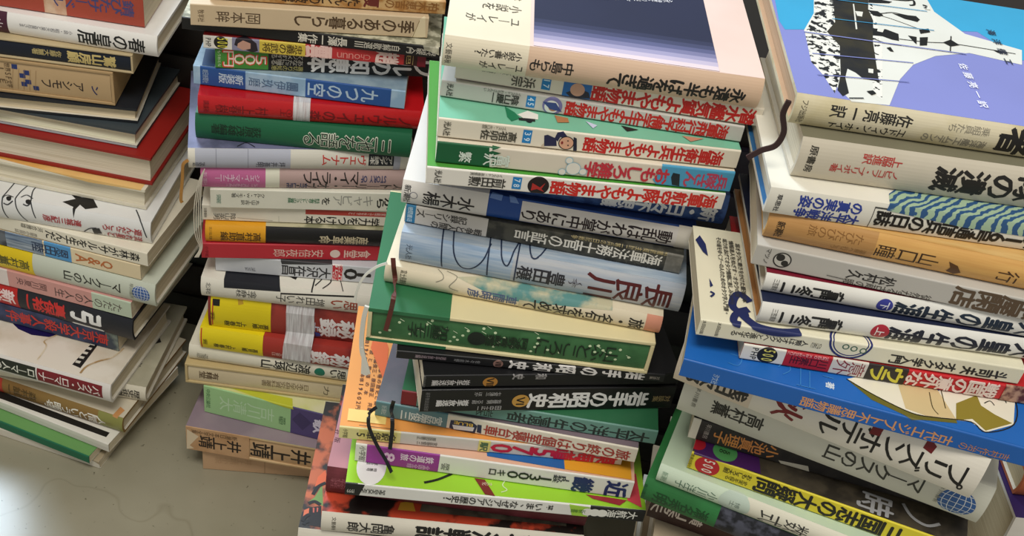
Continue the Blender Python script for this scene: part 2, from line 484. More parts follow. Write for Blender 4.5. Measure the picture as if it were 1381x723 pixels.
fl = fb.build('floor'); fl['kind'] = 'structure'
wb = MeshB(); wb.box(-260, 260, 330, 338, 0, 260, paper('8f8a80', .8, .08, 2.0)); w = wb.build('wall_back'); w['kind'] = 'structure'
wb = MeshB(); wb.box(-268, -260, -60, 338, 0, 260, paper('8f8a80', .8, .08, 2.0)); w = wb.build('wall_left'); w['kind'] = 'structure'
BOOKS = {}
BOOKS['L1'] = book('sc', -55.28, 90.71, 3.4, 44.59, 18.80, 3.40, 'ad4a38',
    'rust-red paperback with purple-blue title, topmost of the far-left stack', 'books in the far-left stack', [
    ('r', 0.525, 0.63, 0, 1, ('m', 'c99a7c', 'e3cdb0', 40)),
    ('v', '錆びたサーベル', 0.955, 0.567, 0.5, 0.5, 1.564, '4a4a7c', 1),
    ('v', '光三', 0.505, 0.401, 0.55, 0.55, 1.36, 'e0c0b0', 1)])
BOOKS['L2'] = book('hc', -54.41, 89.86, 2.2, 42.37, 19.40, 2.22, 'efece8',
    'white hardcover with bold brush title and plum end, directly under the rust-red paperback', 'books in the far-left stack', [
    ('r', 0.067, 0.306, 0, 1, '4a1f33'),
    ('v', '春の皇居', 0.946, 0.629, 0.44, 0.44, 1.462, '20201f', 1),
    ('v', '小説・昭和天皇と皇后さま', 0.609, 0.362, 0.56, 0.56, 0.354, '76747a', 0),
    ('v', '山', 0.286, 0.245, 0.5, 0.5, 0.886, 'e8e0e0', 0)])
BOOKS['L3'] = book('case', -56.64, 88.65, 5.6, 40.32, 19.40, 2.05, '121a2a',
    'navy boxed book with gold title in a cream-edged slipcase', 'books in the far-left stack', [
    ('v', '鷲山房顧', 0.93, 0.701, 0.46, 0.46, 1.128, 'cdb878', 2),
    ('v', '佐藤大麓著', 0.675, 0.536, 0.55, 0.55, 0.615, 'b9a872', 1)], pg='c9a886', frame='c3b08a')
BOOKS['L4'] = book('case', -57.90, 88.35, 5.9, 36.67, 18.80, 3.65, 'bfa27a',
    'tan slipcased book with blue chequer squares beside its katakana title', 'books in the far-left stack', [
    ('v', 'アシモフ', 0.864, 0.65, 0.42, 0.42, 0.949, '3a2e26', 1),
    ('v', 'ン', 0.938, 0.902, 0.36, 0.36, 1.022, '2c2f60', 2),
    ('r', 0.513, 0.541, 0.78, 0.9400000000000001, '24356e'),
    ('r', 0.57, 0.598, 0.62, 0.78, '24356e'),
    ('r', 0.548, 0.577, 0.5, 0.66, '24356e'),
    ('r', 0.573, 0.602, 0.3, 0.45999999999999996, '24356e'),
    ('r', 0.552, 0.58, 0.2, 0.36, '24356e'),
    ('r', 0.609, 0.637, 0.1, 0.26, '24356e'),
    ('l', [(0.521, 0.825), (0.502, 0.058)], 0.03, '9a7a52'),
    ('l', [(0.549, 0.823), (0.531, 0.056)], 0.03, '9a7a52'),
    ('l', [(0.577, 0.82), (0.559, 0.053)], 0.03, '9a7a52'),
    ('l', [(0.605, 0.818), (0.588, 0.05)], 0.03, '9a7a52'),
    ('l', [(0.633, 0.815), (0.617, 0.047)], 0.03, '9a7a52'),
    ('h', '世界SF文学', 0.492, 0.532, 0.96, 0.08, '5a4630', 0),
    ('h', 'ＬＥ', 0.46, 0.598, 0.9, 0.1, '5a4630', 0)], pg='c9b48a', frame='b89a70')
BOOKS['L5'] = book('flip', -56.48, 87.77, 8.2, 35.01, 19.40, 1.66, '22252b',
    'book with black covers turned pages-out, cream fore-edge facing, under the tan slipcase', 'books in the far-left stack', pg='dccdb0')
BOOKS['L6'] = book('flip', -56.36, 89.24, -0.3, 33.14, 19.40, 1.88, '3d464c',
    'pages-out hardcover with slate covers and pale grey-blue lower board', 'books in the far-left stack', [
    ('r', 0.106, 1.0, 0, 0.13, 'b9c2c6')], pg='e2dfc6')
BOOKS['L7'] = book('flip', -54.64, 88.35, -1.0, 29.96, 19.40, 3.18, '96201b',
    'pages-out hardcover with bright red covers and thick cream pages', 'books in the far-left stack', inner='8c1c18', pg='e0d6c2')
BOOKS['L8'] = book('flip', -55.05, 87.78, -1.8, 27.55, 19.40, 2.40, 'e4ddc8',
    'pages-out hardcover with golden-orange top cover, under the red pages-out book', 'books in the far-left stack', [
    ('p', [(0.108, 1.367), (0.258, 1.376), (0.716, 0.838), (0.98, 0.955), (0.989, 4.268), (0.653, 3.903)], ('m', 'd99a45', 'e8bf7a', 8))], pg='e4dcc6')
BOOKS['L9'] = book('hc', -54.02, 84.97, 0.7, 24.89, 19.40, 2.66, 'e7e7e6',
    'white hardcover with black star, ink drawings and red title', 'books in the far-left stack', [
    ('p', [(0.544, 1.755), (0.594, 2.542), (0.555, 3.187), (0.616, 2.92), (0.674, 3.007), (0.721, 1.791), (0.669, 1.249), (0.632, 1.773), (0.618, 0.655), (0.609, 1.273)], '1f1d1c'),
    ('l', [(0.395, 3.888), (0.378, 2.776), (0.405, 0.953), (0.425, 0.351)], 0.12, '3a3c40'),
    ('l', [(0.342, 3.575), (0.326, 1.967), (0.334, 0.677), (0.376, 0.071)], 0.12, '3a3c40'),
    ('l', [(0.271, 3.409), (0.267, 1.623), (0.263, 0.632), (0.279, 0.054)], 0.12, '3a3c40'),
    ('l', [(0.266, 0.967), (0.281, 1.333), (0.314, 1.157)], 0.12, '3a3c40'),
    ('l', [(0.347, 1.347), (0.366, 1.828), (0.404, 1.432)], 0.12, '3a3c40'),
    ('l', [(0.367, 0.86), (0.388, 0.828), (0.405, 0.953)], 0.12, '3a3c40'),
    ('l', [(0.27, 0.775), (0.291, 0.742), (0.316, 0.913)], 0.12, '3a3c40'),
    ('l', [(0.656, 0.01), (0.691, 0.299), (0.729, 0.393)], 0.12, '3a3c40'),
    ('l', [(0.9, 2.458), (0.956, 0.886), (0.981, 0.352)], 0.12, '3a3c40'),
    ('p', [(0.706, 0.323), (0.744, 0.417), (0.752, 0.124), (0.709, 0.01)], '2a2a2c'),
    ('c', 0.295, 0.98, 0.24, 0.24, '1f1d1c'),
    ('c', 0.391, 0.98, 0.24, 0.24, '1f1d1c'),
    ('v', '連城三紀彦', 0.656, 0.463, 0.46, 0.46, 0.799, 'b03a40', 1),
    ('v', '流れ星と', 0.957, 0.779, 0.18, 0.18, 0.745, 'b03a40', 1),
    ('v', '遊んだころ', 0.96, 0.76, 0.52, 0.52, 0.745, 'b03a40', 1)])
BOOKS['L10'] = book('sc', -53.30, 85.98, -5.9, 23.14, 18.80, 1.75, 'ece5d2',
    'cream paperback with black title running under the star-drawing book', 'books in the far-left stack', [
    ('v', '森林がサルを生んだ', 0.959, 0.44, 0.5, 0.5, 0.982, '1f1d1c', 1),
    ('v', '河合雅雄', 0.43, 0.307, 0.72, 0.72, 0.526, '4a463e', 0),
    ('v', '原罪の自然誌', 0.392, 0.269, 0.24, 0.24, 0.421, '77706a', 0)])
BOOKS['L11'] = book('sc', -54.14, 85.95, -5.6, 21.18, 18.80, 1.95, 'ead8b4',
    'cream and blue paperback with orange Q and A lettering', 'books in the far-left stack', [
    ('r', 0.0, 0.462, 0, 1, ('f', '6f7f92', 'a9b4c0')),
    ('r', 0.0, 0.256, 0, 1, ('m', '2a2e36', '6a7078', 50)),
    ('r', 0.256, 0.462, 0.55, 1.0, ('f', '4c5f7c', '8fa2b8')),
    ('r', 0.471, 0.618, 0, 1, '559ad2'),
    ('v', '恩田陸', 0.602, 0.401, 0.5, 0.5, 1.134, '2a3a58', 1),
    ('v', 'Q&A', 0.847, 0.643, 0.48, 0.48, 0.977, 'c2703c', 1)])
BOOKS['L12'] = book('hc', -53.27, 85.56, -5.8, 18.27, 19.40, 2.91, 'cdd3c4',
    'pale green-grey hardcover with yellow band and blue globe in the far-left stack', 'books in the far-left stack', [
    ('v', 'マークスの山', 0.818, 0.505, 0.5, 0.5, 1.224, '26261f', 1),
    ('c', 0.925, 0.5, 0.933, 0.933, '3a62a8'),
    ('l', [(0.921, 0.182), (0.905, 0.237), (0.893, 0.351), (0.889, 0.5), (0.893, 0.649), (0.905, 0.763), (0.921, 0.818)], 0.045, 'dfe6ee'),
    ('l', [(0.894, 0.26), (0.957, 0.26)], 0.045, 'dfe6ee'),
    ('l', [(0.923, 0.182), (0.914, 0.237), (0.908, 0.351), (0.906, 0.5), (0.908, 0.649), (0.914, 0.763), (0.923, 0.818)], 0.045, 'dfe6ee'),
    ('l', [(0.881, 0.372), (0.969, 0.372)], 0.045, 'dfe6ee'),
    ('l', [(0.925, 0.182), (0.925, 0.237), (0.925, 0.351), (0.925, 0.5), (0.925, 0.649), (0.925, 0.763), (0.925, 0.818)], 0.045, 'dfe6ee'),
    ('l', [(0.877, 0.5), (0.973, 0.5)], 0.045, 'dfe6ee'),
    ('l', [(0.928, 0.182), (0.936, 0.237), (0.942, 0.351), (0.945, 0.5), (0.942, 0.649), (0.936, 0.763), (0.928, 0.818)], 0.045, 'dfe6ee'),
    ('l', [(0.881, 0.628), (0.969, 0.628)], 0.045, 'dfe6ee'),
    ('l', [(0.93, 0.182), (0.946, 0.237), (0.957, 0.351), (0.961, 0.5), (0.957, 0.649), (0.946, 0.763), (0.93, 0.818)], 0.045, 'dfe6ee'),
    ('l', [(0.894, 0.74), (0.957, 0.74)], 0.045, 'dfe6ee'),
    ('h', '早川書房', 0.874, 0.387, 0.85, 0.2, '8a8c80', 0)], band=(0.0, 0.339, 'e9cb1c', [('v', '高村薫', 0.322, 0.152, 0.46, 0.46, 1.224, '5a5622', 1)]))
BOOKS['L13'] = book('sc', -55.24, 85.89, -6.2, 16.06, 18.80, 2.21, 'd49b94',
    'dusty pink paperback with pale green end and thin black title', 'books in the far-left stack', [
    ('r', 0.776, 1.0, 0, 1, 'c3d1bb'),
    ('r', 0.0, 0.296, 0, 1, 'e6dad6'),
    ('v', 'ただの人の人生', 0.948, 0.564, 0.45, 0.45, 1.107, '4f3f3c', 0),
    ('v', '関川夏央', 0.518, 0.344, 0.52, 0.52, 0.885, '6b4a48', 0)])
BOOKS['L14'] = book('hc', -55.71, 85.97, -7.5, 13.19, 19.40, 2.87, '20222a',
    'black hardcover with large white two-character title and red author name', 'books in the far-left stack', [
    ('r', 0.0, 0.351, 0, 1, 'bf2320'),
    ('v', '新装', 0.334, 0.181, 0.5, 0.5, 1.72, 'f2dada', 2),
    ('v', '真保裕一', 0.622, 0.377, 0.52, 0.52, 1.892, 'd23330', 2),
    ('v', '引', 0.826, 0.654, 0.42, 0.42, 2.637, 'f2f2f2', 2)])
BOOKS['L15'] = book('sc', -57.14, 86.15, -5.8, 10.71, 18.80, 2.48, ('m', '232b48', '3a4468', 40),
    'dark blue paperback with red title, resting on the marbled white cover', 'books in the far-left stack', [
    ('r', 0.93, 1.0, 0, 1, ('m', '3a4450', '7f8a80', 60)),
    ('v', '東京大学殺人事件', 0.943, 0.343, 0.5, 0.5, 1.541, 'c6382f', 1)])
BOOKS['L16'] = book('hc', -56.79, 81.52, -6.7, 8.08, 19.40, 2.63, 'e6e1dc',
    'white hardcover with marbled cover and maroon title label', 'books in the far-left stack', [
    ('r', 0.589, 0.955, 0.22, 0.86, '7d1d28'),
    ('r', 0.042, 0.581, 0.22, 0.86, '23281f'),
    ('v', 'パクス・ロマーナ', 0.943, 0.598, 0.54, 0.54, 1.157, 'f2e6e2', 1),
    ('v', 'ローマ人の物語', 0.578, 0.254, 0.54, 0.54, 1.051, 'e8e8dc', 1),
    ('p', [(0.297, 5.59), (0.452, 7.302), (0.581, 5.85), (0.539, 4.927), (0.448, 4.577), (0.362, 4.876)], '19104c'),
    ('p', [(0.75, 2.199), (0.763, 6.052), (0.798, 5.846), (0.801, 2.015)], '1f1d1c'),
    ('l', [(0.768, 2.569), (0.767, 2.905)], 0.5, 'd8d4c8'),
    ('l', [(0.769, 3.269), (0.768, 3.608)], 0.5, 'd8d4c8'),
    ('l', [(0.77, 3.975), (0.769, 4.317)], 0.5, 'd8d4c8'),
    ('l', [(0.771, 4.688), (0.77, 5.033)], 0.5, 'd8d4c8'),
    ('l', [(0.772, 5.407), (0.771, 5.756)], 0.5, 'd8d4c8'),
    ('l', [(0.819, 1.362), (0.823, 2.41), (0.859, 3.491), (0.913, 4.597), (0.933, 6.172)], 0.22, ('m', 'a8875a', 'd8cab0', 60)),
    ('l', [(0.573, 1.544), (0.563, 3.561), (0.533, 4.28), (0.581, 5.85)], 0.16, ('m', 'b49a70', 'ddd0b8', 60))], top=('m', 'b9a888', 'e4dccf', 14, 0.5, 0.3, 0.55))
BOOKS['L17'] = book('hc', -54.50, 82.02, 0.4, 5.89, 19.40, 2.19, 'ddd6c4',
    'greyish-cream hardcover sticking out behind the maroon-labelled book', 'books in the far-left stack', [
    ('v', '歴史街道', 0.967, 0.846, 0.5, 0.5, 1.202, '3a352c', 1),
    ('x', '村', 0.923, 0.87, 4.0, 4.0, 0.9, '3a352c', 1),
    ('p', [(0.928, 7.301), (0.931, 8.761), (0.961, 7.825)], '1f1d1c'),
    ('p', [(1.0, 5.235), (1.0, 7.092), (1.0, 7.06), (1.0, 5.542)], '2a2620')], top=('m', 'a9a48e', 'b8b39d', 30))
BOOKS['L18'] = book('hc', -51.08, 81.94, -9.9, 3.63, 14.61, 2.26, ('m', '86622e', '8d6f3a', 20),
    'brown hardcover with white cipher title and olive end', 'books in the far-left stack', [
    ('r', 0.809, 1.0, 0, 1, '8c8c4c'),
    ('r', 0.0, 0.047, 0, 1, 'b43a28'),
    ('v', '人間という暗号', 0.866, 0.385, 0.42, 0.42, 1.357, 'f2efe4', 1),
    ('v', '森村誠一', 0.322, 0.072, 0.55, 0.55, 1.244, '54401c', 1),
    ('l', [(0.088, 0.43), (0.197, 0.531)], 0.05, '8f7a62'),
    ('l', [(0.207, 0.427), (0.316, 0.528)], 0.05, '8f7a62'),
    ('l', [(0.355, 0.422), (0.463, 0.523)], 0.05, '8f7a62'),
    ('l', [(0.538, 0.417), (0.645, 0.517)], 0.05, '8f7a62'),
    ('l', [(0.691, 0.412), (0.797, 0.512)], 0.05, '8f7a62'),
    ('l', [(0.807, 0.409), (0.914, 0.509)], 0.05, '8f7a62'),
    ('p', [(0.919, 0.931), (0.927, 2.258), (0.972, 1.984), (0.959, 0.896)], 'c8905a')], top='cfc6b2')
BOOKS['L19'] = book('sc', -55.92, 82.32, -13.7, 2.34, 18.80, 1.29, 'e5e2d9',
    'white book with black panel on its cover, under the brown cipher hardcover', 'books in the far-left stack', [
    ('p', [(0.0, 1.729), (0.257, 2.081), (0.957, 2.327), (0.959, 1.648), (0.293, 1.22), (0.005, 0.851)], '1c1a18'),
    ('r', 0.0, 1.0, 0, 0.55, 'd9d5cc')], inner='c8c2b4')
BOOKS['L20'] = book('sc', -57.72, 81.26, -13.4, 1.19, 18.80, 1.15, '17694c',
    'green paperback with lighter green cover near the floor', 'books in the far-left stack', [
    ('r', 0.0, 1.0, 0, 1, '1b6b4d')], top='6a9c5a')
BOOKS['L21'] = book('sc', -59.33, 81.00, -9.8, 0.00, 21.00, 1.19, 'dcd6c8',
    'off-white paperback lying on the floor, lowest of the far-left stack', 'books in the far-left stack', [
    ('p', [(0.94, 1.027), (0.979, 3.502), (1.0, 2.817), (1.0, 0.592)], 'a89a80')])
BOOKS['C0'] = book('sc', -28.33, 85.36, 13.8, 52.14, 19.40, 1.28, ('m', 'a8763c', 'cba873', 90),
    'mottled brown paperback, topmost of the second stack', 'books in the second stack', [
    ('v', '柏木恵吉の', 0.972, 0.733, 0.55, 0.55, 0.766, '8f5f2e', 1),
    ('v', '夏', 0.711, 0.644, 0.55, 0.55, 0.843, '6b2a24', 2),
    ('v', 'たんとの披露', 0.631, 0.299, 0.5, 0.5, 0.766, '3a2414', 1)])
BOOKS['C1'] = book('sc', -29.55, 84.13, 14.8, 50.11, 19.53, 2.03, 'd2bb9a',
    'tan paperback with dark brown title and a folded paper corner at its right end', 'books in the second stack', [
    ('v', '季のある暮らし', 0.941, 0.425, 0.5, 0.5, 1.138, '54402c', 1),
    ('v', '岡本眸', 0.286, 0.1, 0.48, 0.48, 0.975, '54402c', 0),
    ('h', '牧羊社', 0.043, 0.528, 0.75, 0.2, '6b563e', 0),
    ('p', [(0.982, 1.207), (0.96, 0.869), (0.929, 0.021), (0.956, 0.01), (0.993, 0.094)], 'e2d2b0'),
    ('l', [(0.96, 0.835), (0.935, 0.025)], 0.06, '9a835c')])
BOOKS['C2'] = book('sc', -30.72, 85.31, 7.2, 48.93, 21.53, 1.19, '191819',
    'thin black paperback with mottled grey cover and small white title', 'books in the second stack', [
    ('v', '現代短歌入門', 0.987, 0.87, 0.5, 0.5, 0.593, 'dcd6c8', 0),
    ('v', '自解歌選Ⅲ', 0.846, 0.666, 0.5, 0.5, 0.593, 'dcd6c8', 0),
    ('v', '長澤一作集', 0.637, 0.446, 0.5, 0.5, 0.854, 'dcd6c8', 1),
    ('p', [(0.925, 1.471), (0.99, 1.424), (0.997, 0.855), (1.0, 0.38), (0.939, 0.714)], ('m', '8f8c78', 'c9c4ae', 120))], top=('m', '77755f', 'c6c2aa', 120))
BOOKS['C3'] = book('sc', -28.85, 85.06, 10.6, 47.66, 18.68, 1.27, 'bf3436',
    'red and white paperback with long-haired portrait and yellow panel on its spine', 'books in the second stack', [
    ('r', 0.0, 0.126, 0, 1, 'e6e2da'),
    ('c', 0.077, 0.55, 0.582, 0.582, '1f1d1c'),
    ('h', '500', 0.084, 0.852, 0.95, 0.15, 'e8e050', 1),
    ('h', 'PHP', 0.022, 0.425, 0.85, 0.15, '1f1d1c', 1),
    ('r', 0.126, 0.247, 0, 1, '8a8aa6'),
    ('p', [(0.143, 0.918), (0.179, 1.452), (0.234, 0.724), (0.241, 0.176), (0.215, 0.024), (0.136, 0.465)], '2a222c'),
    ('p', [(0.152, 0.601), (0.175, 0.857), (0.208, 0.685), (0.208, 0.295), (0.175, 0.134), (0.149, 0.318)], 'c89a88'),
    ('r', 0.247, 0.452, 0, 1, 'd8bf4c'),
    ('v', '忠義の武将', 0.439, 0.261, 0.5, 0.5, 0.886, '4e3a16', 1),
    ('v', '趙', 0.876, 0.768, 0.5, 0.5, 1.265, 'f0d0c8', 2),
    ('v', '雲', 0.569, 0.452, 0.5, 0.5, 1.265, 'f0c8c0', 2),
    ('x', 'Chouun', 0.748, 0.593, 0.42, 0.42, 0.506, 'e08c84', 0),
    ('r', 0.9, 0.961, 0.1, 1, '3a1a18'),
    ('v', '一巴', 0.951, 0.91, 0.5, 0.5, 0.886, 'c8b070', 0),
    ('r', 0.961, 1.0, 0, 1, '7a1c2c')])
BOOKS['C4'] = book('sc', -28.01, 85.51, 15.2, 45.66, 18.89, 2.00, '1b1a1b',
    'black paperback with white title and green 500 yen tag', 'books in the second stack', [
    ('r', 0.0, 0.234, 0, 1, '478b38'),
    ('v', '500円', 0.228, 0.031, 0.5, 0.5, 1.64, 'e02c28', 2),
    ('v', '500円', 0.224, 0.035, 0.5, 0.5, 1.56, 'f6e8d8', 0),
    ('v', 'マジメすぎる', 0.389, 0.247, 0.75, 0.75, 0.6, 'd0ccc0', 0),
    ('v', 'あなたに贈る', 0.39, 0.247, 0.45, 0.45, 0.6, 'd0ccc0', 0),
    ('v', '裏切りの知恵', 0.391, 0.248, 0.16, 0.16, 0.56, 'b8b06a', 0),
    ('v', 'ワルの知恵本', 0.987, 0.41, 0.46, 0.46, 1.68, 'f4f2ee', 2),
    ('h', 'もうおとな', 0.018, 0.245, 0.9, 0.1, 'd8e8c8', 0)])
BOOKS['C5'] = book('sc', -29.92, 85.41, 6.4, 43.75, 18.21, 1.91, ('m', '8fb0cc', 'a6c2d8', 60),
    'light blue paperback with darker blue title panel', 'books in the second stack', [
    ('r', 0.032, 0.243, 0, 1, '28569a'),
    ('r', 0.526, 0.932, 0, 1, '28569a'),
    ('v', '新装版', 0.233, 0.118, 0.5, 0.5, 0.956, 'c4d8e8', 1),
    ('v', '伊玖磨', 0.435, 0.257, 0.5, 0.5, 0.841, '557090', 0),
    ('v', '團', 0.491, 0.435, 0.5, 0.5, 0.841, '557090', 1),
    ('v', '九つの空', 0.872, 0.537, 0.5, 0.5, 1.262, 'b4cce0', 1),
    ('h', '朝日新聞社', 0.056, 0.504, 0.85, 0.15, 'a8c0d8', 0),
    ('p', [(0.039, 1.061), (0.098, 1.072), (0.077, 3.975), (0.025, 3.865)], '28466e')], top=('m', '7f97a8', '93a9b6', 60))
BOOKS['C6'] = book('hc', -29.02, 83.62, 11.6, 41.81, 19.40, 1.94, ('p', 'bd1a20', 0.22, 0.1, 14.0),
    'glossy red hardcover with dark red title and clear tape around it', 'books in the second stack', [
    ('v', 'ノルウェイの森', 0.95, 0.471, 0.45, 0.45, 0.969, '741016', 1),
    ('v', '①上', 0.412, 0.359, 0.45, 0.45, 0.814, '741016', 0),
    ('v', '村上春樹', 0.307, 0.075, 0.45, 0.45, 0.853, '741016', 0),
    ('h', '講談社', 0.037, 0.496, 0.8, 0.2, '741016', 0)], tape=(0.415, 0.49))
BOOKS['C7'] = book('hc', -29.37, 83.79, 8.6, 39.16, 18.80, 2.66, '1d6644',
    'dark green hardcover with brush title outlined in white', 'books in the second stack', [
    ('v', '三池を語る', 0.91, 0.493, 0.45, 0.45, 1.647, 'd8dccc', 2),
    ('v', '三池を語る', 0.91, 0.493, 0.45, 0.45, 1.541, '14301f', 0),
    ('v', '荻原茂雄編著', 0.301, 0.074, 0.5, 0.5, 1.063, '123222', 1)])
BOOKS['C8'] = book('hc', -29.51, 82.09, 17.1, 37.02, 19.40, 2.14, 'e6e2d6',
    'white hardcover with grey panels and red katakana title', 'books in the second stack', [
    ('r', 0.031, 0.454, 0, 1, 'b9bccb'),
    ('r', 0.262, 0.265, 0, 1, '8d90a0'),
    ('r', 0.121, 0.124, 0, 1, '8d90a0'),
    ('r', 0.454, 0.804, 0, 1, 'dcd8cc'),
    ('v', 'ヴェトナム', 0.8, 0.595, 0.55, 0.55, 1.069, 'c63c36', 1),
    ('r', 0.811, 0.929, 0.3, 0.85, '262a30'),
    ('v', 'アジア読本', 0.921, 0.817, 0.57, 0.57, 0.855, 'e8e4dc', 1),
    ('r', 0.929, 0.96, 0, 1, 'b9bccb'),
    ('h', '河出書房新社', 0.047, 1.128, 0.4, 0.15, '3a3c48', 0),
    ('v', '坪井善明', 0.431, 0.298, 0.3, 0.3, 0.641, '4a4c58', 0),
    ('l', [(0.216, 1.297), (0.256, 1.895), (0.295, 1.219)], 0.1, '26262e')], top=('m', '565a74', '77799a', 30))
BOOKS['C9'] = book('hc', -28.64, 82.65, 16.3, 34.76, 19.40, 2.26, 'bfa39f',
    'dusty rose hardcover with bright pink panel and upside-down English subtitle', 'books in the second stack', [
    ('r', 0.0, 0.291, 0, 1, 'c66a9b'),
    ('r', 0.291, 0.355, 0, 1, 'e6e4d2'),
    ('v', 'ストーリー・オブ・', 0.939, 0.41, 0.2, 0.2, 0.814, '2a2626', 1),
    ('v', 'マイ・ライフ', 0.721, 0.46, 0.6, 0.6, 1.401, '2a2626', 1),
    ('x', 'STORY OF', 0.85, 0.731, 0.6, 0.6, 0.678, '44486e', 2),
    ('x', 'MY LIFE', 0.481, 0.386, 0.2, 0.2, 0.678, '44486e', 2),
    ('v', 'ジェイ・マキナニー', 0.264, 0.064, 0.55, 0.55, 0.768, 'e8c8dc', 1),
    ('x', 'JAY McINERNEY', 0.257, 0.11, 0.16, 0.16, 0.542, 'e0a8cc', 1),
    ('h', '新潮社', 0.018, 0.447, 0.8, 0.15, 'e0b8d0', 0)])
BOOKS['C10'] = book('sc', -27.91, 82.95, 15.1, 32.56, 18.80, 2.20, 'e3e1d2',
    'off-white paperback with grey katakana title, below the dusty rose hardcover', 'books in the second stack', [
    ('v', '私から', 0.907, 0.797, 0.45, 0.45, 1.318, '2a2a26', 2),
    ('v', 'キャビア', 0.778, 0.579, 0.55, 0.55, 1.23, '9a9a92', 0),
    ('v', 'を', 0.568, 0.529, 0.5, 0.5, 0.923, '2a2a26', 1),
    ('v', '科学者サントシュの冒険', 0.518, 0.365, 0.5, 0.5, 0.571, '3f7a58', 1),
    ('v', 'クルト・W・モズ著', 0.255, 0.099, 0.7, 0.7, 0.527, '2c2c2a', 0),
    ('v', '丸山工作訳', 0.231, 0.143, 0.35, 0.35, 0.527, '2c2c2a', 0),
    ('v', '岩波書店', 0.05, 0.029, 0.5, 0.5, 1.098, '5a8a7a', 0)])
BOOKS['C11'] = book('sc', -28.83, 83.31, 13.6, 30.71, 19.40, 1.85, 'e7e1d2',
    'cream paperback with red stripe and bold title, left of the green boxed book', 'books in the second stack', [
    ('r', 0.48, 1.0, 0.62, 0.92, 'b5453c'),
    ('v', '学力をつける本', 0.836, 0.474, 0.28, 0.28, 0.89, '1f1d1c', 1),
    ('v', '家庭でできること', 0.862, 0.684, 0.77, 0.77, 0.297, 'f0d8d0', 0),
    ('v', '陰山英男', 0.155, 0.052, 0.3, 0.3, 0.741, '4c4842', 0),
    ('l', [(0.355, 0.439), (0.356, 0.01)], 0.03, 'a8a294'),
    ('l', [(0.161, 0.25), (0.327, 0.145)], 0.03, '8a857a'),
    ('h', '文藝春秋', 0.015, 0.264, 0.8, 0.2, '4c4842', 0)])
BOOKS['C12'] = book('hc', -28.36, 82.57, 13.5, 28.68, 19.40, 2.02, '1a191a',
    'black hardcover with orange-yellow panel and mottled cover', 'books in the second stack', [
    ('v', '産業革命', 0.772, 0.533, 0.42, 0.42, 1.012, 'cdbfa0', 1),
    ('v', '高村直助編', 0.26, 0.07, 0.42, 0.42, 1.114, '5c3c10', 1)], top=('m', '8c8a6c', 'c0b99a', 60), band=(0.0, 0.281, 'e8a524', [('v', '高村直助編', 0.26, 0.07, 0.42, 0.42, 1.114, '5c3c10', 1), ('h', '吉川弘文館', 0.025, 0.265, 0.9, 0.2, '7a5a20', 0)]))
BOOKS['C13'] = book('sc', -28.73, 82.49, 14.9, 26.84, 19.40, 1.84, 'c2303c',
    'red paperback with widely spaced pale title characters', 'books in the second stack', [
    ('v', '食堂', 0.81, 0.679, 0.45, 0.45, 0.921, 'ecc8bc', 1),
    ('c', 0.635, 0.45, 0.479, 0.479, 'ecd8cc'),
    ('v', '安倍夜郎', 0.581, 0.336, 0.45, 0.45, 0.921, 'ecc8bc', 0),
    ('h', '小学館', 0.025, 0.335, 0.8, 0.1, '8a1c28', 0)])
BOOKS['C14'] = book('sc', -27.74, 83.42, 8.5, 24.79, 18.80, 2.06, 'cfd2d8',
    'pale blue-grey paperback with dark author name and red tag', 'books in the second stack', [
    ('v', '大沢在昌', 0.577, 0.33, 0.42, 0.42, 1.275, '2c2c30', 1),
    ('r', 0.584, 0.636, 0, 1, 'f2ece8'),
    ('v', '新宿鮫', 0.636, 0.584, 0.5, 0.5, 1.85, 'cc2a3a', 2),
    ('v', '10', 0.78, 0.644, 0.5, 0.5, 1.953, '1f1d1c', 2),
    ('p', [(0.321, 1.119), (0.579, 1.568), (0.582, 0.961), (0.33, 0.745)], '3b3b3e'),
    ('x', 'TRIVIA', 0.2, 0.145, 0.3, 0.3, 0.411, '6a6c74', 0)])
BOOKS['C15'] = book('hc', -28.75, 81.97, 5.5, 22.39, 19.40, 2.40, 'e8e4d8',
    'white hardcover with black and white drawing on its cover', 'books in the second stack', [
    ('v', '思い', 0.768, 0.629, 0.45, 0.45, 1.199, 'a8503c', 1),
    ('v', '増田れい子', 0.607, 0.366, 0.45, 0.45, 1.007, '2a2a28', 0),
    ('v', '金子静枝', 0.272, 0.171, 0.45, 0.45, 1.007, '2a2a28', 0),
    ('h', '北洋社', 0.037, 0.489, 0.8, 0.2, '3a3a38', 0),
    ('p', [(0.113, 0.654), (0.388, 0.768), (0.365, 2.691), (0.106, 2.418)], '1c1e26'),
    ('l', [(0.388, 0.69), (0.757, 0.923)], 0.16, '1f1d1c'),
    ('l', [(0.539, 0.882), (0.541, 3.558)], 0.14, '1f1d1c'),
    ('p', [(0.402, 2.603), (0.463, 3.162), (0.45, 2.108), (0.426, 2.355)], '1f1d1c'),
    ('l', [(0.549, 1.578), (0.576, 2.786), (0.55, 3.364)], 0.12, '1f1d1c'),
    ('l', [(0.588, 1.277), (0.622, 2.506), (0.579, 3.469)], 0.12, '1f1d1c'),
    ('l', [(0.69, 1.202), (0.649, 3.952)], 0.08, '1f1d1c')])
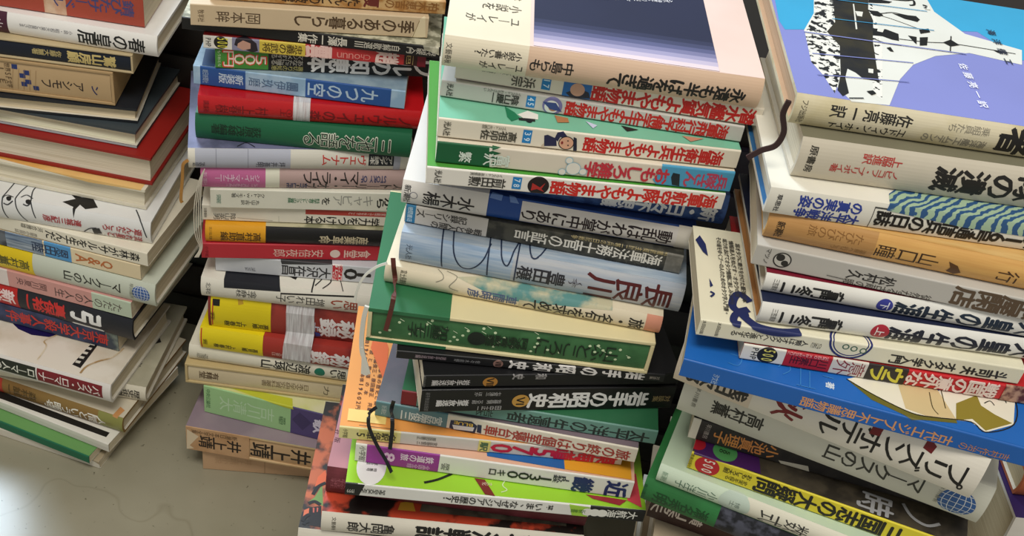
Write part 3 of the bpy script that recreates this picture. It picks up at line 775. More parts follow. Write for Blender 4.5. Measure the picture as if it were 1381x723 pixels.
BOOKS['C16'] = book('hc', -28.23, 82.28, 5.2, 18.35, 19.40, 4.04, ('m', '6a1f1c', 'a03a30', 25),
    'upper of two red and yellow hardcovers bound together with clear tape', 'books in the second stack', [
    ('v', '秘録', 0.733, 0.554, 0.42, 0.42, 2.425, 'f0e8e8', 2),
    ('p', [(0.533, 0.253), (0.559, 0.225), (0.564, 0.105), (0.538, 0.06)], '3a4a9a'),
    ('v', '上', 0.558, 0.532, 0.42, 0.42, 1.213, 'd8dcec', 1)], band=(0.014, 0.312, 'efd91c', [('l', [(0.026, 0.894), (0.019, 0.05)], 0.12, 'c8402c'), ('v', '高見順 上村春樹', 0.302, 0.079, 0.2, 0.2, 0.808, '3a3218', 1), ('v', '文藝春秋', 0.035, 0.013, 0.4, 0.4, 1.213, '3a3218', 0), ('p', [(0.023, 0.914), (0.059, 0.919), (0.058, 0.73), (0.026, 0.728)], '1f1d1c'), ('p', [(0.146, 1.045), (0.167, 1.121), (0.176, 0.868), (0.15, 0.824)], 'c8a030')]))
BOOKS['C17'] = book('hc', -29.03, 81.96, 2.3, 15.51, 19.40, 2.83, ('m', '7a1f1e', 'a83228', 25),
    'lower of two red and yellow hardcovers bound together with clear tape', 'books in the second stack', [
    ('v', '秘録', 0.77, 0.564, 0.42, 0.42, 1.757, 'f0e8e8', 2),
    ('v', '文豪は', 0.428, 0.367, 0.3, 0.3, 0.567, 'e8c0b8', 0)], band=(0.0, 0.321, 'efd91c', [('l', [(0.008, 0.953), (0.008, 0.035)], 0.12, 'c8402c'), ('v', '高見順 上村春樹', 0.298, 0.07, 0.3, 0.3, 0.567, '3a3218', 1), ('v', '文藝春秋', 0.04, 0.017, 0.4, 0.4, 0.85, '3a3218', 0)]))
BOOKS['C18'] = book('hc', -30.29, 82.17, 2.6, 13.47, 19.40, 2.04, 'e6e1cf',
    'cream hardcover with teal dot between its black characters', 'books in the second stack', [
    ('v', '渡辺琢山', 0.632, 0.37, 0.5, 0.5, 1.227, '1f1d1c', 1),
    ('c', 0.679, 0.5, 0.532, 0.532, '1f7a62'),
    ('v', '思い', 0.814, 0.729, 0.5, 0.5, 1.227, '1f1d1c', 1),
    ('h', '文藝春秋', 0.071, 1.19, 0.6, 0.2, '8a8678', 0)])
BOOKS['C19'] = book('case', -30.58, 81.64, 4.1, 10.74, 19.40, 2.73, 'd6c6a6',
    'worn tan slipcase with faded brown title, above the pale green paperback', 'books in the second stack', [
    ('v', '日本文学研究資料叢書', 0.647, 0.395, 0.5, 0.5, 0.983, '6b563a', 0),
    ('v', '有精堂', 0.164, 0.06, 0.5, 0.5, 0.983, '5a4630', 1),
    ('v', '力', 0.76, 0.729, 0.5, 0.5, 1.366, '3a3022', 0)], frame='c6b080')
BOOKS['C20'] = book('sc', -28.74, 81.74, -4.5, 6.76, 18.80, 3.97, 'a4cf94',
    'pale green and purple paperback near the bottom of the second stack', 'books in the second stack', [
    ('r', 0.493, 1.0, 0, 1, '564a7c'),
    ('v', '吉川清太', 0.401, 0.088, 0.5, 0.5, 1.986, 'c4e2bc', 0),
    ('v', '歌', 0.695, 0.619, 0.5, 0.5, 1.986, 'e4dcf2', 2),
    ('v', '第三回配本', 0.464, 0.426, 0.4, 0.4, 1.192, '3f6a44', 0),
    ('h', '中央公論社', 0.025, 0.478, 0.9, 0.2, '4f7a54', 0),
    ('p', [(0.542, 0.859), (0.61, 0.583), (0.562, 0.225), (0.501, 0.546)], '463c68'),
    ('p', [(0.458, 0.917), (0.508, 0.915), (0.48, 2.012), (0.217, 1.756), (0.096, 1.529)], 'c4c838')], top=('m', 'c9ce5a', 'dedbb4', 12))
BOOKS['C21'] = book('case', -29.97, 79.48, 0.4, 3.22, 19.40, 3.54, ('m', 'c19b70', 'cba880', 20),
    'beige boxed book with black brush author name and torn darker wrapper', 'books in the second stack', [
    ('v', '井上靖', 0.677, 0.34, 0.45, 0.45, 2.195, '2a201a', 1)], top=[('r', 0.0, 1.0, 1.001, 13.5, 'b3af8c'), ('r', 0.316, 1.0, 2.6, 4.6, '8c8a6a')], frame=('m', 'c9a678', 'd2b488', 20), band=(0.0, 0.34, ('m', 'b98f66', 'c8a078', 30), [('r', 0.0, 1.0, 1.001, 13.3, ('m', '857480', '9a8890', 12)), ('v', '井上靖', 0.296, 0.067, 0.45, 0.45, 1.77, '2a201a', 1), ('v', '新潮日本文学全集', 0.276, 0.029, 0.82, 0.82, 0.566, '5a4630', 0), ('p', [(0.006, 0.877), (0.068, 0.648), (0.018, 0.192), (0.041, 0.096), (0.0, 0.01)], 'e0cdb0')]))
BOOKS['C22'] = book('sc', -28.45, 79.85, 7.6, 0.00, 18.80, 3.22, 'cda884',
    'plain beige boxed volume on the floor, lowest of the second stack', 'books in the second stack', [
    ('l', [(0.343, 0.775), (0.344, 0.01)], 0.05, '8f6c4c'),
    ('v', '井上靖小説', 0.273, 0.068, 0.5, 0.5, 0.967, 'c09a76', 0)])
BOOKS['M1'] = book('hc', -6.22, 60.27, 5.0, 64.04, 19.02, 2.09, 'd6b89e',
    'tan-pink hardcover with dark photo on its cover, topmost of the centre stack', 'books in the centre stack', [
    ('v', '永遠も半ばを過ぎて', 0.952, 0.512, 0.38, 0.38, 1.043, '1f1d1c', 2),
    ('v', '中島らも', 0.407, 0.269, 0.5, 0.5, 0.834, '2a2624', 1),
    ('r', 0.273, 0.856, 4.6, 13.0, '2a2f48'),
    ('r', 0.273, 0.856, 4.1, 4.6, '353a56'),
    ('r', 0.273, 0.856, 3.5999999999999996, 4.1, '454a6a'),
    ('r', 0.273, 0.856, 3.0999999999999996, 3.5999999999999996, '5b5f84'),
    ('r', 0.273, 0.856, 2.5999999999999996, 3.0999999999999996, '7a7a9e'),
    ('r', 0.273, 0.856, 2.0999999999999996, 2.5999999999999996, '9c98b8'),
    ('r', 0.273, 0.856, 1.5999999999999996, 2.0999999999999996, 'beb4ca'),
    ('r', 0.273, 0.856, 1.0999999999999996, 1.5999999999999996, 'dcccd2'),
    ('v', '永遠も半ばを過ぎて', 0.745, 0.414, 9.6, 8.3, 0.5, 'd8d8e0', 0),
    ('v', '中島らも', 0.746, 0.633, 11.6, 11.2, 0.42, 'd0d0dc', 0)], top='e6cdc3', band=(0.0, 0.262, 'e4dac2', [('v', 'ユーレイが', 0.253, 0.115, 0.3, 0.3, 0.5, '3c3830', 1), ('v', '小説を書いた?', 0.243, 0.096, 0.66, 0.66, 0.5, '3c3830', 1), ('h', '文藝春秋', 0.018, 0.391, 0.8, 0.15, '4a463c', 0), ('v', 'ユーレイが', 0.23, 0.055, 3.6, 3.6, 0.9, '4a463c', 0), ('v', '小説を', 0.233, 0.104, 5.3, 5.3, 0.9, '4a463c', 0), ('v', '書いた?', 0.232, 0.066, 7.0, 7.0, 0.9, '4a463c', 0), ('v', 'ちょっと小さい字で一', 0.24, 0.019, 8.8, 8.8, 0.45, '4a463c', 0), ('v', '中島らも', 0.118, 0.022, 10.2, 10.2, 0.5, '4a463c', 0)]))
BOOKS['M2'] = book('sc', -5.47, 61.67, 2.4, 62.67, 18.74, 1.38, 'e7decd',
    'ivory paperback with red title and small blue portrait, second in the centre stack', 'books in the centre stack', [
    ('v', '潜水艦気質よもやま物語', 0.979, 0.443, 0.45, 0.45, 1.156, 'c32420', 2),
    ('r', 0.28, 0.309, 0.2, 0.85, '1f7fc0'),
    ('h', '17', 0.295, 0.362, 0.8, 0.25, 'd8ecf8', 1),
    ('r', 0.35, 0.442, 0, 1, '2a6cb4'),
    ('p', [(0.361, 0.224), (0.398, 0.543), (0.434, 0.406), (0.443, 0.124), (0.382, 0.01)], '2a2a3a'),
    ('c', 0.397, 0.45, 0.44, 0.44, 'd0a088'),
    ('v', '浜宗', 0.26, 0.182, 0.4, 0.4, 0.688, '4a463e', 1),
    ('v', 'イラスト・小幡堂太郎', 0.179, 0.083, 0.7, 0.7, 0.303, '6a665c', 0),
    ('r', 0.0, 0.0, 0, 1, '1f6cb0')])
BOOKS['M3'] = book('sc', -6.21, 61.38, 3.0, 61.44, 18.66, 1.22, 'c9c6bf',
    'grey-white paperback with long red title and round pilot portrait', 'books in the centre stack', [
    ('v', '海軍飛行科予備学生よもやま物語', 0.952, 0.41, 0.46, 0.46, 1.028, 'c32420', 2),
    ('r', 0.282, 0.311, 0.2, 0.85, '1f7fc0'),
    ('h', '45', 0.297, 0.365, 0.8, 0.25, 'd8ecf8', 1),
    ('c', 0.368, 0.48, 0.612, 0.612, '7a74a6'),
    ('c', 0.366, 0.42, 0.441, 0.441, 'e2e0dc'),
    ('c', 0.371, 0.42, 0.294, 0.294, 'b07a5c'),
    ('p', [(0.334, 0.64), (0.362, 0.285), (0.402, 0.221), (0.378, 0.672)], '3a4a86'),
    ('v', '陰山慶一', 0.258, 0.16, 0.45, 0.45, 0.685, '3c3a36', 1),
    ('v', 'イラスト・わちさんぺい', 0.262, 0.138, 0.82, 0.82, 0.22, '5c5a54', 0),
    ('h', '光人社', 0.031, 0.408, 0.85, 0.15, '3c3a36', 1)])
BOOKS['M4'] = book('sc', -5.88, 59.07, 7.6, 60.03, 18.54, 1.41, 'e6decb',
    'ivory paperback with green cover and cartoon sailor beside the red title', 'books in the centre stack', [
    ('v', '海軍衛生兵よもやま物語', 0.947, 0.478, 0.46, 0.46, 1.016, 'c32420', 2),
    ('r', 0.277, 0.306, 0.2, 0.85, '1f7fc0'),
    ('h', '39', 0.292, 0.361, 0.8, 0.25, 'd8ecf8', 1),
    ('p', [(0.346, 0.673), (0.357, 0.73), (0.386, 0.59), (0.393, 0.222), (0.352, 0.152)], '23264a'),
    ('p', [(0.381, 0.582), (0.387, 0.893), (0.406, 0.963), (0.423, 0.729), (0.42, 0.61), (0.399, 0.688), (0.393, 0.45)], '23264a'),
    ('c', 0.422, 0.42, 0.48, 0.48, '1c1a1a'),
    ('c', 0.422, 0.42, 0.423, 0.423, 'dba88a'),
    ('p', [(0.442, 0.761), (0.453, 0.704), (0.461, 0.107), (0.45, 0.011)], '1c2036'),
    ('p', [(0.342, 0.174), (0.35, 0.302), (0.354, 0.01), (0.344, 0.01)], 'c8b8a0'),
    ('c', 0.426, 0.54, 0.049, 0.049, '2a1a18'),
    ('c', 0.429, 0.32, 0.049, 0.049, '2a1a18'),
    ('c', 0.408, 0.42, 0.071, 0.113, '8a2a28'),
    ('v', '高祖卯佐', 0.259, 0.14, 0.42, 0.42, 0.705, '3c3a30', 1),
    ('v', 'イラスト・水口義郎', 0.221, 0.141, 0.8, 0.8, 0.282, '5c5a4c', 0),
    ('h', '光人社', 0.031, 0.445, 0.85, 0.15, '3c3a30', 1),
    ('p', [(0.215, 2.962), (0.247, 2.401), (0.265, 1.799), (0.236, 1.354), (0.222, 1.8)], '1f7a54'),
    ('p', [(0.256, 2.184), (0.291, 2.743), (0.325, 2.449), (0.324, 1.855), (0.275, 1.837)], 'e8e4dc'),
    ('c', 0.294, 1.6, 0.197, 0.197, '1f1d1c'),
    ('l', [(0.26, 1.697), (0.314, 1.733)], 0.28, '1f1d1c'),
    ('p', [(0.38, 2.573), (0.424, 2.402), (0.427, 1.91), (0.388, 1.76)], 'b07a50'),
    ('p', [(0.483, 2.288), (0.521, 1.928), (0.505, 1.534)], 'c8d0e8'),
    ('p', [(0.602, 2.231), (0.66, 1.946), (0.619, 1.626)], '1f1d1c'),
    ('p', [(0.805, 1.812), (0.88, 1.754), (0.831, 1.246)], 'c08a70')], top='79bc9f')
BOOKS['M5'] = book('sc', -5.74, 58.66, 8.0, 58.48, 18.40, 1.55, 'ddd3c1',
    'ivory paperback with dark green grass motif and light blue title end', 'books in the centre stack', [
    ('r', 0.0, 0.185, 0, 1, '145c36'),
    ('p', [(0.171, 0.933), (0.2, 0.907), (0.172, 0.762)], 'ece6da'),
    ('p', [(0.173, 0.659), (0.203, 0.633), (0.175, 0.487)], 'ece6da'),
    ('p', [(0.176, 0.418), (0.206, 0.392), (0.178, 0.245)], 'ece6da'),
    ('p', [(0.179, 0.176), (0.209, 0.149), (0.181, 0.01)], 'ece6da'),
    ('p', [(0.18, 1.116), (0.209, 0.989), (0.181, 0.845)], '145c36'),
    ('p', [(0.182, 0.811), (0.212, 0.75), (0.184, 0.605)], '145c36'),
    ('p', [(0.184, 0.571), (0.215, 0.51), (0.187, 0.363)], '145c36'),
    ('p', [(0.187, 0.329), (0.217, 0.267), (0.189, 0.12)], '145c36'),
    ('r', 0.75, 1.0, 0, 1, '4b9cc2'),
    ('p', [(0.729, 0.263), (0.76, 0.775), (0.785, 0.016), (0.749, 0.01)], '4b9cc2'),
    ('v', '兵隊さん', 0.981, 0.833, 0.45, 0.45, 1.116, 'b8405c', 2),
    ('p', [(0.789, 0.458), (0.792, 0.679), (0.816, 0.642), (0.825, 0.074), (0.799, 0.109)], '16242c'),
    ('v', 'おもしろ雑学', 0.782, 0.494, 0.45, 0.45, 1.116, 'c0303e', 2),
    ('v', '富沢', 0.245, 0.156, 0.42, 0.42, 0.868, 'd8e4d8', 1),
    ('v', '繁', 0.117, 0.075, 0.42, 0.42, 0.775, 'd8e4d8', 1),
    ('c', 0.439, 0.75, 0.248, 0.248, '9cc0cc'),
    ('c', 0.439, 0.75, 0.202, 0.202, 'e6e2d6'),
    ('c', 0.457, 0.4, 0.465, 0.465, '9cc0cc'),
    ('c', 0.457, 0.4, 0.419, 0.419, 'e6e2d6'),
    ('c', 0.422, 0.2, 0.248, 0.248, '9cc0cc'),
    ('c', 0.422, 0.2, 0.202, 0.202, 'e6e2d6'),
    ('c', 0.491, 0.3, 0.248, 0.248, '9cc0cc'),
    ('c', 0.491, 0.3, 0.202, 0.202, 'e6e2d6')])
BOOKS['M6'] = book('sc', -6.13, 58.12, 9.0, 57.15, 18.65, 1.33, 'e7e3da',
    'white paperback with red title and round dark plane emblem, lowest of its ivory series', 'books in the centre stack', [
    ('v', '海軍航空隊よもやま物語', 0.978, 0.41, 0.46, 0.46, 0.985, 'cc2a22', 2),
    ('c', 0.37, 0.48, 0.666, 0.666, '1e1416'),
    ('p', [(0.349, 0.611), (0.376, 0.4), (0.392, 0.678), (0.382, 0.324), (0.393, 0.173), (0.367, 0.302), (0.348, 0.189)], 'b02c28'),
    ('r', 0.283, 0.313, 0.2, 0.85, '1f7fc0'),
    ('h', '78', 0.298, 0.367, 0.8, 0.25, 'd8ecf8', 1),
    ('v', '前田勲', 0.262, 0.139, 0.42, 0.42, 0.692, '3c3a36', 1),
    ('v', 'イラスト・高橋賢男', 0.248, 0.141, 0.83, 0.83, 0.213, '5c5a54', 0),
    ('h', '光人社', 0.039, 0.452, 0.85, 0.15, '3c3a36', 1)], top=('p', '4f9a3c', 0.45, 0.1, 14.0))
BOOKS['M6b'] = book('hc', -5.78, 61.65, 3.0, 54.76, 18.80, 2.39, ('m', '1f3a70', '35558f', 200),
    'denim-blue hardcover with white lettering half hidden under the ivory series', 'books in the centre stack', [
    ('v', '新・日々不思議', 0.97, 0.57, 0.36, 0.36, 1.431, 'e4e8ee', 2)], top='2a4478')
BOOKS['M7'] = book('hc', -7.94, 61.31, 1.5, 52.88, 19.28, 1.89, '1b4894',
    'blue hardcover with boxed title label and white paper band at its left', 'books in the centre stack', [
    ('r', 0.407, 0.975, 0.06, 0.94, 'e2ddd8'),
    ('l', [(0.404, 1.242), (0.921, 1.724)], 0.05, '1f1d1c'),
    ('r', 0.942, 1.0, 0, 1, 'e2dcd0'),
    ('v', '動乱はわが掌中にあり', 0.927, 0.408, 0.46, 0.46, 1.057, '2a1c20', 1),
    ('p', [(0.303, 1.19), (0.339, 1.053), (0.337, 0.826), (0.296, 0.867)], '6a8ac4'),
    ('p', [(0.359, 1.161), (0.379, 1.107), (0.397, 0.825), (0.367, 0.825)], '6a8ac4')], top='1d356e', band=(0.0, 0.293, 'e3dfda', [('v', '水木楊', 0.25, 0.073, 0.45, 0.45, 1.095, '2a2628', 1), ('h', '新潮社', 0.02, 0.439, 0.85, 0.1, '3c3a3a', 1), ('c', 0.042, 0.5, 0.264, 0.264, '8a8890'), ('c', 0.042, 0.5, 0.208, 0.208, 'e3dfda')]))
BOOKS['M8'] = book('sc', -7.61, 61.55, -0.6, 51.34, 18.56, 1.54, ('m', '2f2f2a', '4c4b42', 120),
    'dark grey paperback with white outlined title and pale left end', 'books in the centre stack', [
    ('r', 0.0, 0.298, 0, 1, 'd2cdc6'),
    ('r', 0.003, 0.038, 0, 1, '2f7fae'),
    ('h', '徳間書店', 0.019, 0.349, 0.9, 0.1, 'd8ecf4', 0),
    ('v', '記録シリーズ', 0.224, 0.042, 0.66, 0.66, 0.614, '3a3632', 1),
    ('v', '戦争と人間の', 0.282, 0.094, 0.2, 0.2, 0.522, '3a3632', 1),
    ('v', '海軍法務士官の証言', 0.93, 0.397, 0.52, 0.52, 0.86, 'e6e2d8', 1),
    ('v', '戦争と人間の記録', 0.943, 0.728, 0.1, 0.1, 0.338, '2a2a26', 0),
    ('v', '戦艦武蔵主計二等兵の日記戦争', 0.955, 0.595, 0.92, 0.92, 0.246, 'b8a878', 0),
    ('r', 0.941, 1.0, 0, 1, ('m', '6a6860', '85827a', 120))])
BOOKS['M9'] = book('hc', -7.57, 60.22, -0.4, 48.89, 19.04, 2.45, ('f', 'a9b2bf', 'bcbfc4'),
    'thick pale blue-grey hardcover with large dark red title and black curved strokes', 'books in the centre stack', [
    ('r', 0.0, 0.397, 0, 1, ('f', '8ea6c2', 'b0bfd0')),
    ('v', '長良川', 0.962, 0.658, 0.44, 0.44, 2.106, '561a1c', 1),
    ('v', '(全)', 0.648, 0.598, 0.44, 0.44, 0.882, '4a4048', 0),
    ('v', '豊田穣', 0.587, 0.414, 0.44, 0.44, 1.224, '2c2c34', 1),
    ('h', '光人社', 0.035, 0.45, 0.7, 0.15, '4a5466', 0),
    ('l', [(0.137, 2.35), (0.154, 0.082)], 0.1, '22304c'),
    ('l', [(0.174, 2.32), (0.189, 0.721), (0.222, 0.263), (0.259, 0.279), (0.295, 0.658), (0.312, 1.479)], 0.1, '22304c'),
    ('l', [(0.304, 2.586), (0.315, 0.067)], 0.1, '22304c'),
    ('l', [(0.341, 2.635), (0.354, 0.87), (0.38, 0.607), (0.396, 1.322), (0.41, 2.544)], 0.1, '22304c'),
    ('l', [(0.41, 2.544), (0.411, 0.061)], 0.1, '22304c'),
    ('l', [(0.442, 2.404), (0.455, 1.02), (0.481, 1.02), (0.506, 2.283)], 0.1, '22304c')], top=('f', '93a6bb', 'b4bfca'))
BOOKS['M10'] = book('hc', -8.34, 59.66, -0.6, 47.35, 18.83, 1.54, 'e3d7bd',
    'cream hardcover with teal landscape and salmon end under the pale blue-grey one', 'books in the centre stack', [
    ('r', 0.943, 1.0, 0, 1, 'd6937a'),
    ('p', [(0.255, 1.037), (0.369, 1.838), (0.585, 1.617), (0.814, 1.942), (0.819, 0.85), (0.594, 0.593), (0.436, 0.371)], ('m', '5c8f8c', 'c3bd9e', 60)),
    ('r', 0.488, 0.825, 0, 0.55, ('m', 'b9b496', 'd8ceb2', 60)),
    ('v', '旅・名句を求めて', 0.939, 0.5, 0.38, 0.38, 0.984, '24221e', 1),
    ('v', '草間時彦', 0.481, 0.301, 0.4, 0.4, 0.768, '4f5f86', 1),
    ('h', '富士見書房', 0.069, 0.455, 0.9, 0.15, '3c382e', 0),
    ('l', [(0.184, 1.515), (0.211, 0.888), (0.186, 0.645)], 0.05, '8a8676'),
    ('l', [(0.217, 1.458), (0.258, 1.051), (0.235, 0.538), (0.269, 0.383)], 0.05, '8a8676')])
BOOKS['M11'] = book('case', -8.79, 57.05, 4.9, 44.37, 19.22, 2.98, ('m', '326238', '3d6f42', 60),
    'green boxed book with white flower sprays in a green and cream slipcase', 'books in the centre stack', [
    ('c', 0.031, 0.2, 0.104, 0.104, 'cfe0b8'),
    ('c', 0.065, 0.35, 0.104, 0.104, 'cfe0b8'),
    ('c', 0.097, 0.7, 0.104, 0.104, 'cfe0b8'),
    ('c', 0.138, 0.3, 0.104, 0.104, 'cfe0b8'),
    ('c', 0.166, 0.55, 0.104, 0.104, 'cfe0b8'),
    ('c', 0.194, 0.75, 0.104, 0.104, 'cfe0b8'),
    ('c', 0.212, 0.9, 0.104, 0.104, 'cfe0b8'),
    ('c', 0.231, 0.3, 0.104, 0.104, 'cfe0b8'),
    ('c', 0.244, 0.5, 0.104, 0.104, 'cfe0b8'),
    ('c', 0.267, 0.65, 0.104, 0.104, 'cfe0b8'),
    ('c', 0.297, 0.4, 0.104, 0.104, 'cfe0b8'),
    ('c', 0.285, 0.2, 0.104, 0.104, 'cfe0b8'),
    ('c', 0.31, 0.3, 0.104, 0.104, 'cfe0b8'),
    ('c', 0.327, 0.5, 0.104, 0.104, 'cfe0b8'),
    ('c', 0.344, 0.7, 0.104, 0.104, 'cfe0b8'),
    ('c', 0.371, 0.35, 0.104, 0.104, 'cfe0b8'),
    ('c', 0.387, 0.6, 0.104, 0.104, 'cfe0b8'),
    ('c', 0.398, 0.85, 0.104, 0.104, 'cfe0b8'),
    ('c', 0.401, 0.4, 0.104, 0.104, 'cfe0b8'),
    ('c', 0.425, 0.55, 0.104, 0.104, 'cfe0b8'),
    ('c', 0.442, 0.2, 0.104, 0.104, 'cfe0b8'),
    ('c', 0.441, 0.75, 0.104, 0.104, 'cfe0b8'),
    ('c', 0.459, 0.4, 0.104, 0.104, 'cfe0b8'),
    ('c', 0.476, 0.6, 0.104, 0.104, 'cfe0b8'),
    ('c', 0.508, 0.3, 0.104, 0.104, 'cfe0b8'),
    ('c', 0.579, 0.2, 0.104, 0.104, 'cfe0b8'),
    ('c', 0.59, 0.4, 0.104, 0.104, 'cfe0b8'),
    ('c', 0.597, 0.55, 0.104, 0.104, 'cfe0b8'),
    ('c', 0.597, 0.75, 0.104, 0.104, 'cfe0b8'),
    ('c', 0.638, 0.35, 0.104, 0.104, 'cfe0b8'),
    ('c', 0.682, 0.3, 0.104, 0.104, 'cfe0b8'),
    ('c', 0.786, 0.7, 0.104, 0.104, 'cfe0b8'),
    ('c', 0.808, 0.5, 0.104, 0.104, 'cfe0b8'),
    ('c', 0.816, 0.75, 0.104, 0.104, 'cfe0b8'),
    ('c', 0.836, 0.6, 0.104, 0.104, 'cfe0b8'),
    ('c', 0.853, 0.4, 0.104, 0.104, 'cfe0b8'),
    ('c', 0.864, 0.55, 0.104, 0.104, 'cfe0b8'),
    ('c', 0.888, 0.3, 0.104, 0.104, 'cfe0b8'),
    ('c', 0.897, 0.7, 0.104, 0.104, 'cfe0b8'),
    ('c', 0.934, 0.45, 0.104, 0.104, 'cfe0b8'),
    ('l', [(0.098, 0.842), (0.114, 0.771)], 0.04, 'd8e6c4'),
    ('l', [(0.195, 0.857), (0.211, 0.785)], 0.04, 'd8e6c4'),
    ('l', [(0.174, 0.522), (0.19, 0.449)], 0.04, 'd8e6c4'),
    ('l', [(0.291, 0.647), (0.307, 0.574)], 0.04, 'd8e6c4'),
    ('l', [(0.329, 0.822), (0.346, 0.75)], 0.04, 'd8e6c4'),
    ('l', [(0.392, 0.755), (0.409, 0.683)], 0.04, 'd8e6c4'),
    ('l', [(0.409, 0.952), (0.426, 0.88)], 0.04, 'd8e6c4'),
    ('l', [(0.579, 0.954), (0.596, 0.883)], 0.04, 'd8e6c4'),
    ('l', [(0.808, 0.747), (0.826, 0.675)], 0.04, 'd8e6c4'),
    ('l', [(0.834, 0.591), (0.852, 0.518)], 0.04, 'd8e6c4'),
    ('l', [(0.923, 0.525), (0.941, 0.451)], 0.04, 'd8e6c4'),
    ('v', '山ふところに', 0.894, 0.589, 0.45, 0.45, 1.552, '16281a', 0),
    ('v', '阿波野青畝鑑賞', 0.562, 0.395, 0.45, 0.45, 1.074, '1a2c1c', 1),
    ('c', 0.377, 0.45, 0.597, 0.597, '16221a'),
    ('v', '加藤三七子', 0.275, 0.128, 0.5, 0.5, 1.313, '1c3220', 1)], top=[('r', 0.0, 0.28, 1.001, 14.2, '2f7048'), ('r', 0.0, 0.28, 0, 0.1, '2f7048'), ('r', 0.0, 0.28, 0.9, 1, '2f7048')], frame='e0d3a6')
BOOKS['M12'] = book('sc', -6.59, 56.65, 7.5, 43.57, 18.41, 0.80, '141417',
    'black paperback just under the green slipcase, upper of the black trio', 'books in the centre stack', [
    ('v', '岩手の昭和史', 0.932, 0.407, 0.5, 0.5, 0.722, 'dedad8', 2),
    ('c', 0.374, 0.5, 0.337, 0.337, '8c6a62'),
    ('v', 'Ⅷ', 0.394, 0.355, 0.5, 0.5, 0.441, '2a1c1c', 2),
    ('v', '岩手放送編', 0.183, 0.068, 0.55, 0.55, 0.273, '8f7f86', 1),
    ('v', '佐々木前野', 0.309, 0.21, 0.5, 0.5, 0.241, '8f8f92', 0),
    ('v', '対談集', 0.983, 0.943, 0.5, 0.5, 0.273, 'a09890', 0)])
BOOKS['M13'] = book('sc', -4.47, 55.59, 15.5, 42.35, 18.05, 1.22, '121215',
    'black paperback with ochre disc, middle of the black trio', 'books in the centre stack', [
    ('c', 0.253, 0.42, 0.512, 0.461, 'b07a34'),
    ('v', 'Ⅶ', 0.273, 0.233, 0.42, 0.42, 0.732, '2a1c10', 2),
    ('v', '岩手放送編', 0.176, 0.031, 0.42, 0.42, 0.488, 'c8c4c4', 1),
    ('h', '岩手放送出版部', -0.0, 0.3, 0.95, 0.1, '7a7878', 0),
    ('v', '和史', 0.489, 0.314, 0.8, 0.8, 0.439, '8f8c8c', 2)], pg='f4eedf')
BOOKS['M14'] = book('sc', -4.47, 55.44, 15.5, 40.10, 18.05, 2.24, ('p', '151517', 0.3, 0.1, 14.0),
    'black paperback with large white title and gold disc, lowest of the black trio', 'books in the centre stack', [
    ('v', '岩手の昭和史', 0.896, 0.414, 0.46, 0.46, 1.392, 'e6e4e2', 2),
    ('c', 0.385, 0.46, 0.606, 0.606, 'c39446'),
    ('v', 'Ⅵ', 0.402, 0.367, 0.46, 0.46, 0.718, '241a10', 2),
    ('v', '対談集', 0.988, 0.914, 0.46, 0.46, 0.584, 'a89468', 0),
    ('v', '岩手放送編', 0.184, 0.059, 0.42, 0.42, 0.584, 'd2d0d0', 2),
    ('v', '七宮涬三 ほか', 0.304, 0.201, 0.78, 0.78, 0.382, 'b8b6b6', 0),
    ('v', '佐藤昌男 又五郎', 0.31, 0.195, 0.45, 0.45, 0.382, 'b8b6b6', 0),
    ('v', '田中正一', 0.314, 0.21, 0.18, 0.18, 0.382, 'b8b6b6', 0),
    ('h', '岩手放送出版部', 0.024, 0.304, 0.9, 0.1, '7a7878', 0)], pg='f4eedf')
BOOKS['M15'] = book('sc', -6.01, 57.27, 1.7, 38.67, 18.15, 1.43, '699488',
    'teal paperback with dark green cover and black title, under the black trio', 'books in the centre stack', [
    ('v', '太平洋の生還者', 0.974, 0.415, 0.42, 0.42, 0.944, '26332f', 1),
    ('v', '岩本', 0.36, 0.287, 0.42, 0.42, 0.858, '26332f', 0),
    ('r', 0.0, 0.061, 0, 1, '7a2028')], top='2c6644')
BOOKS['M16'] = book('sc', -7.73, 57.19, -0.1, 37.16, 18.76, 1.52, 'e4dccb',
    'cream paperback with teal left end, small bottle emblem and dark red title', 'books in the centre stack', [
    ('r', 0.0, 0.275, 0, 1, '5d858b'),
    ('v', '宮脇俊三', 0.258, 0.096, 0.42, 0.42, 0.85, 'd4dfda', 1),
    ('h', '新潮社', 0.033, 0.373, 0.8, 0.2, 'b8c8c8', 0),
    ('p', [(0.288, 0.642), (0.366, 0.794), (0.39, 0.572), (0.385, 0.01), (0.318, 0.01), (0.286, 0.132)], '24304c'),
    ('p', [(0.296, 0.365), (0.38, 0.438), (0.377, 0.174), (0.304, 0.087)], 'd8d8d8'),
    ('p', [(0.39, 0.67), (0.406, 0.675), (0.409, 0.125), (0.392, 0.17)], '24304c'),
    ('x', 'BLUE', 0.374, 0.3, 0.55, 0.55, 0.303, 'e8c050', 1),
    ('v', '旅の終りは個室寝台車', 0.978, 0.415, 0.44, 0.44, 0.941, 'a63a32', 1)], top=('m', '55565c', '7a6a72', 10))
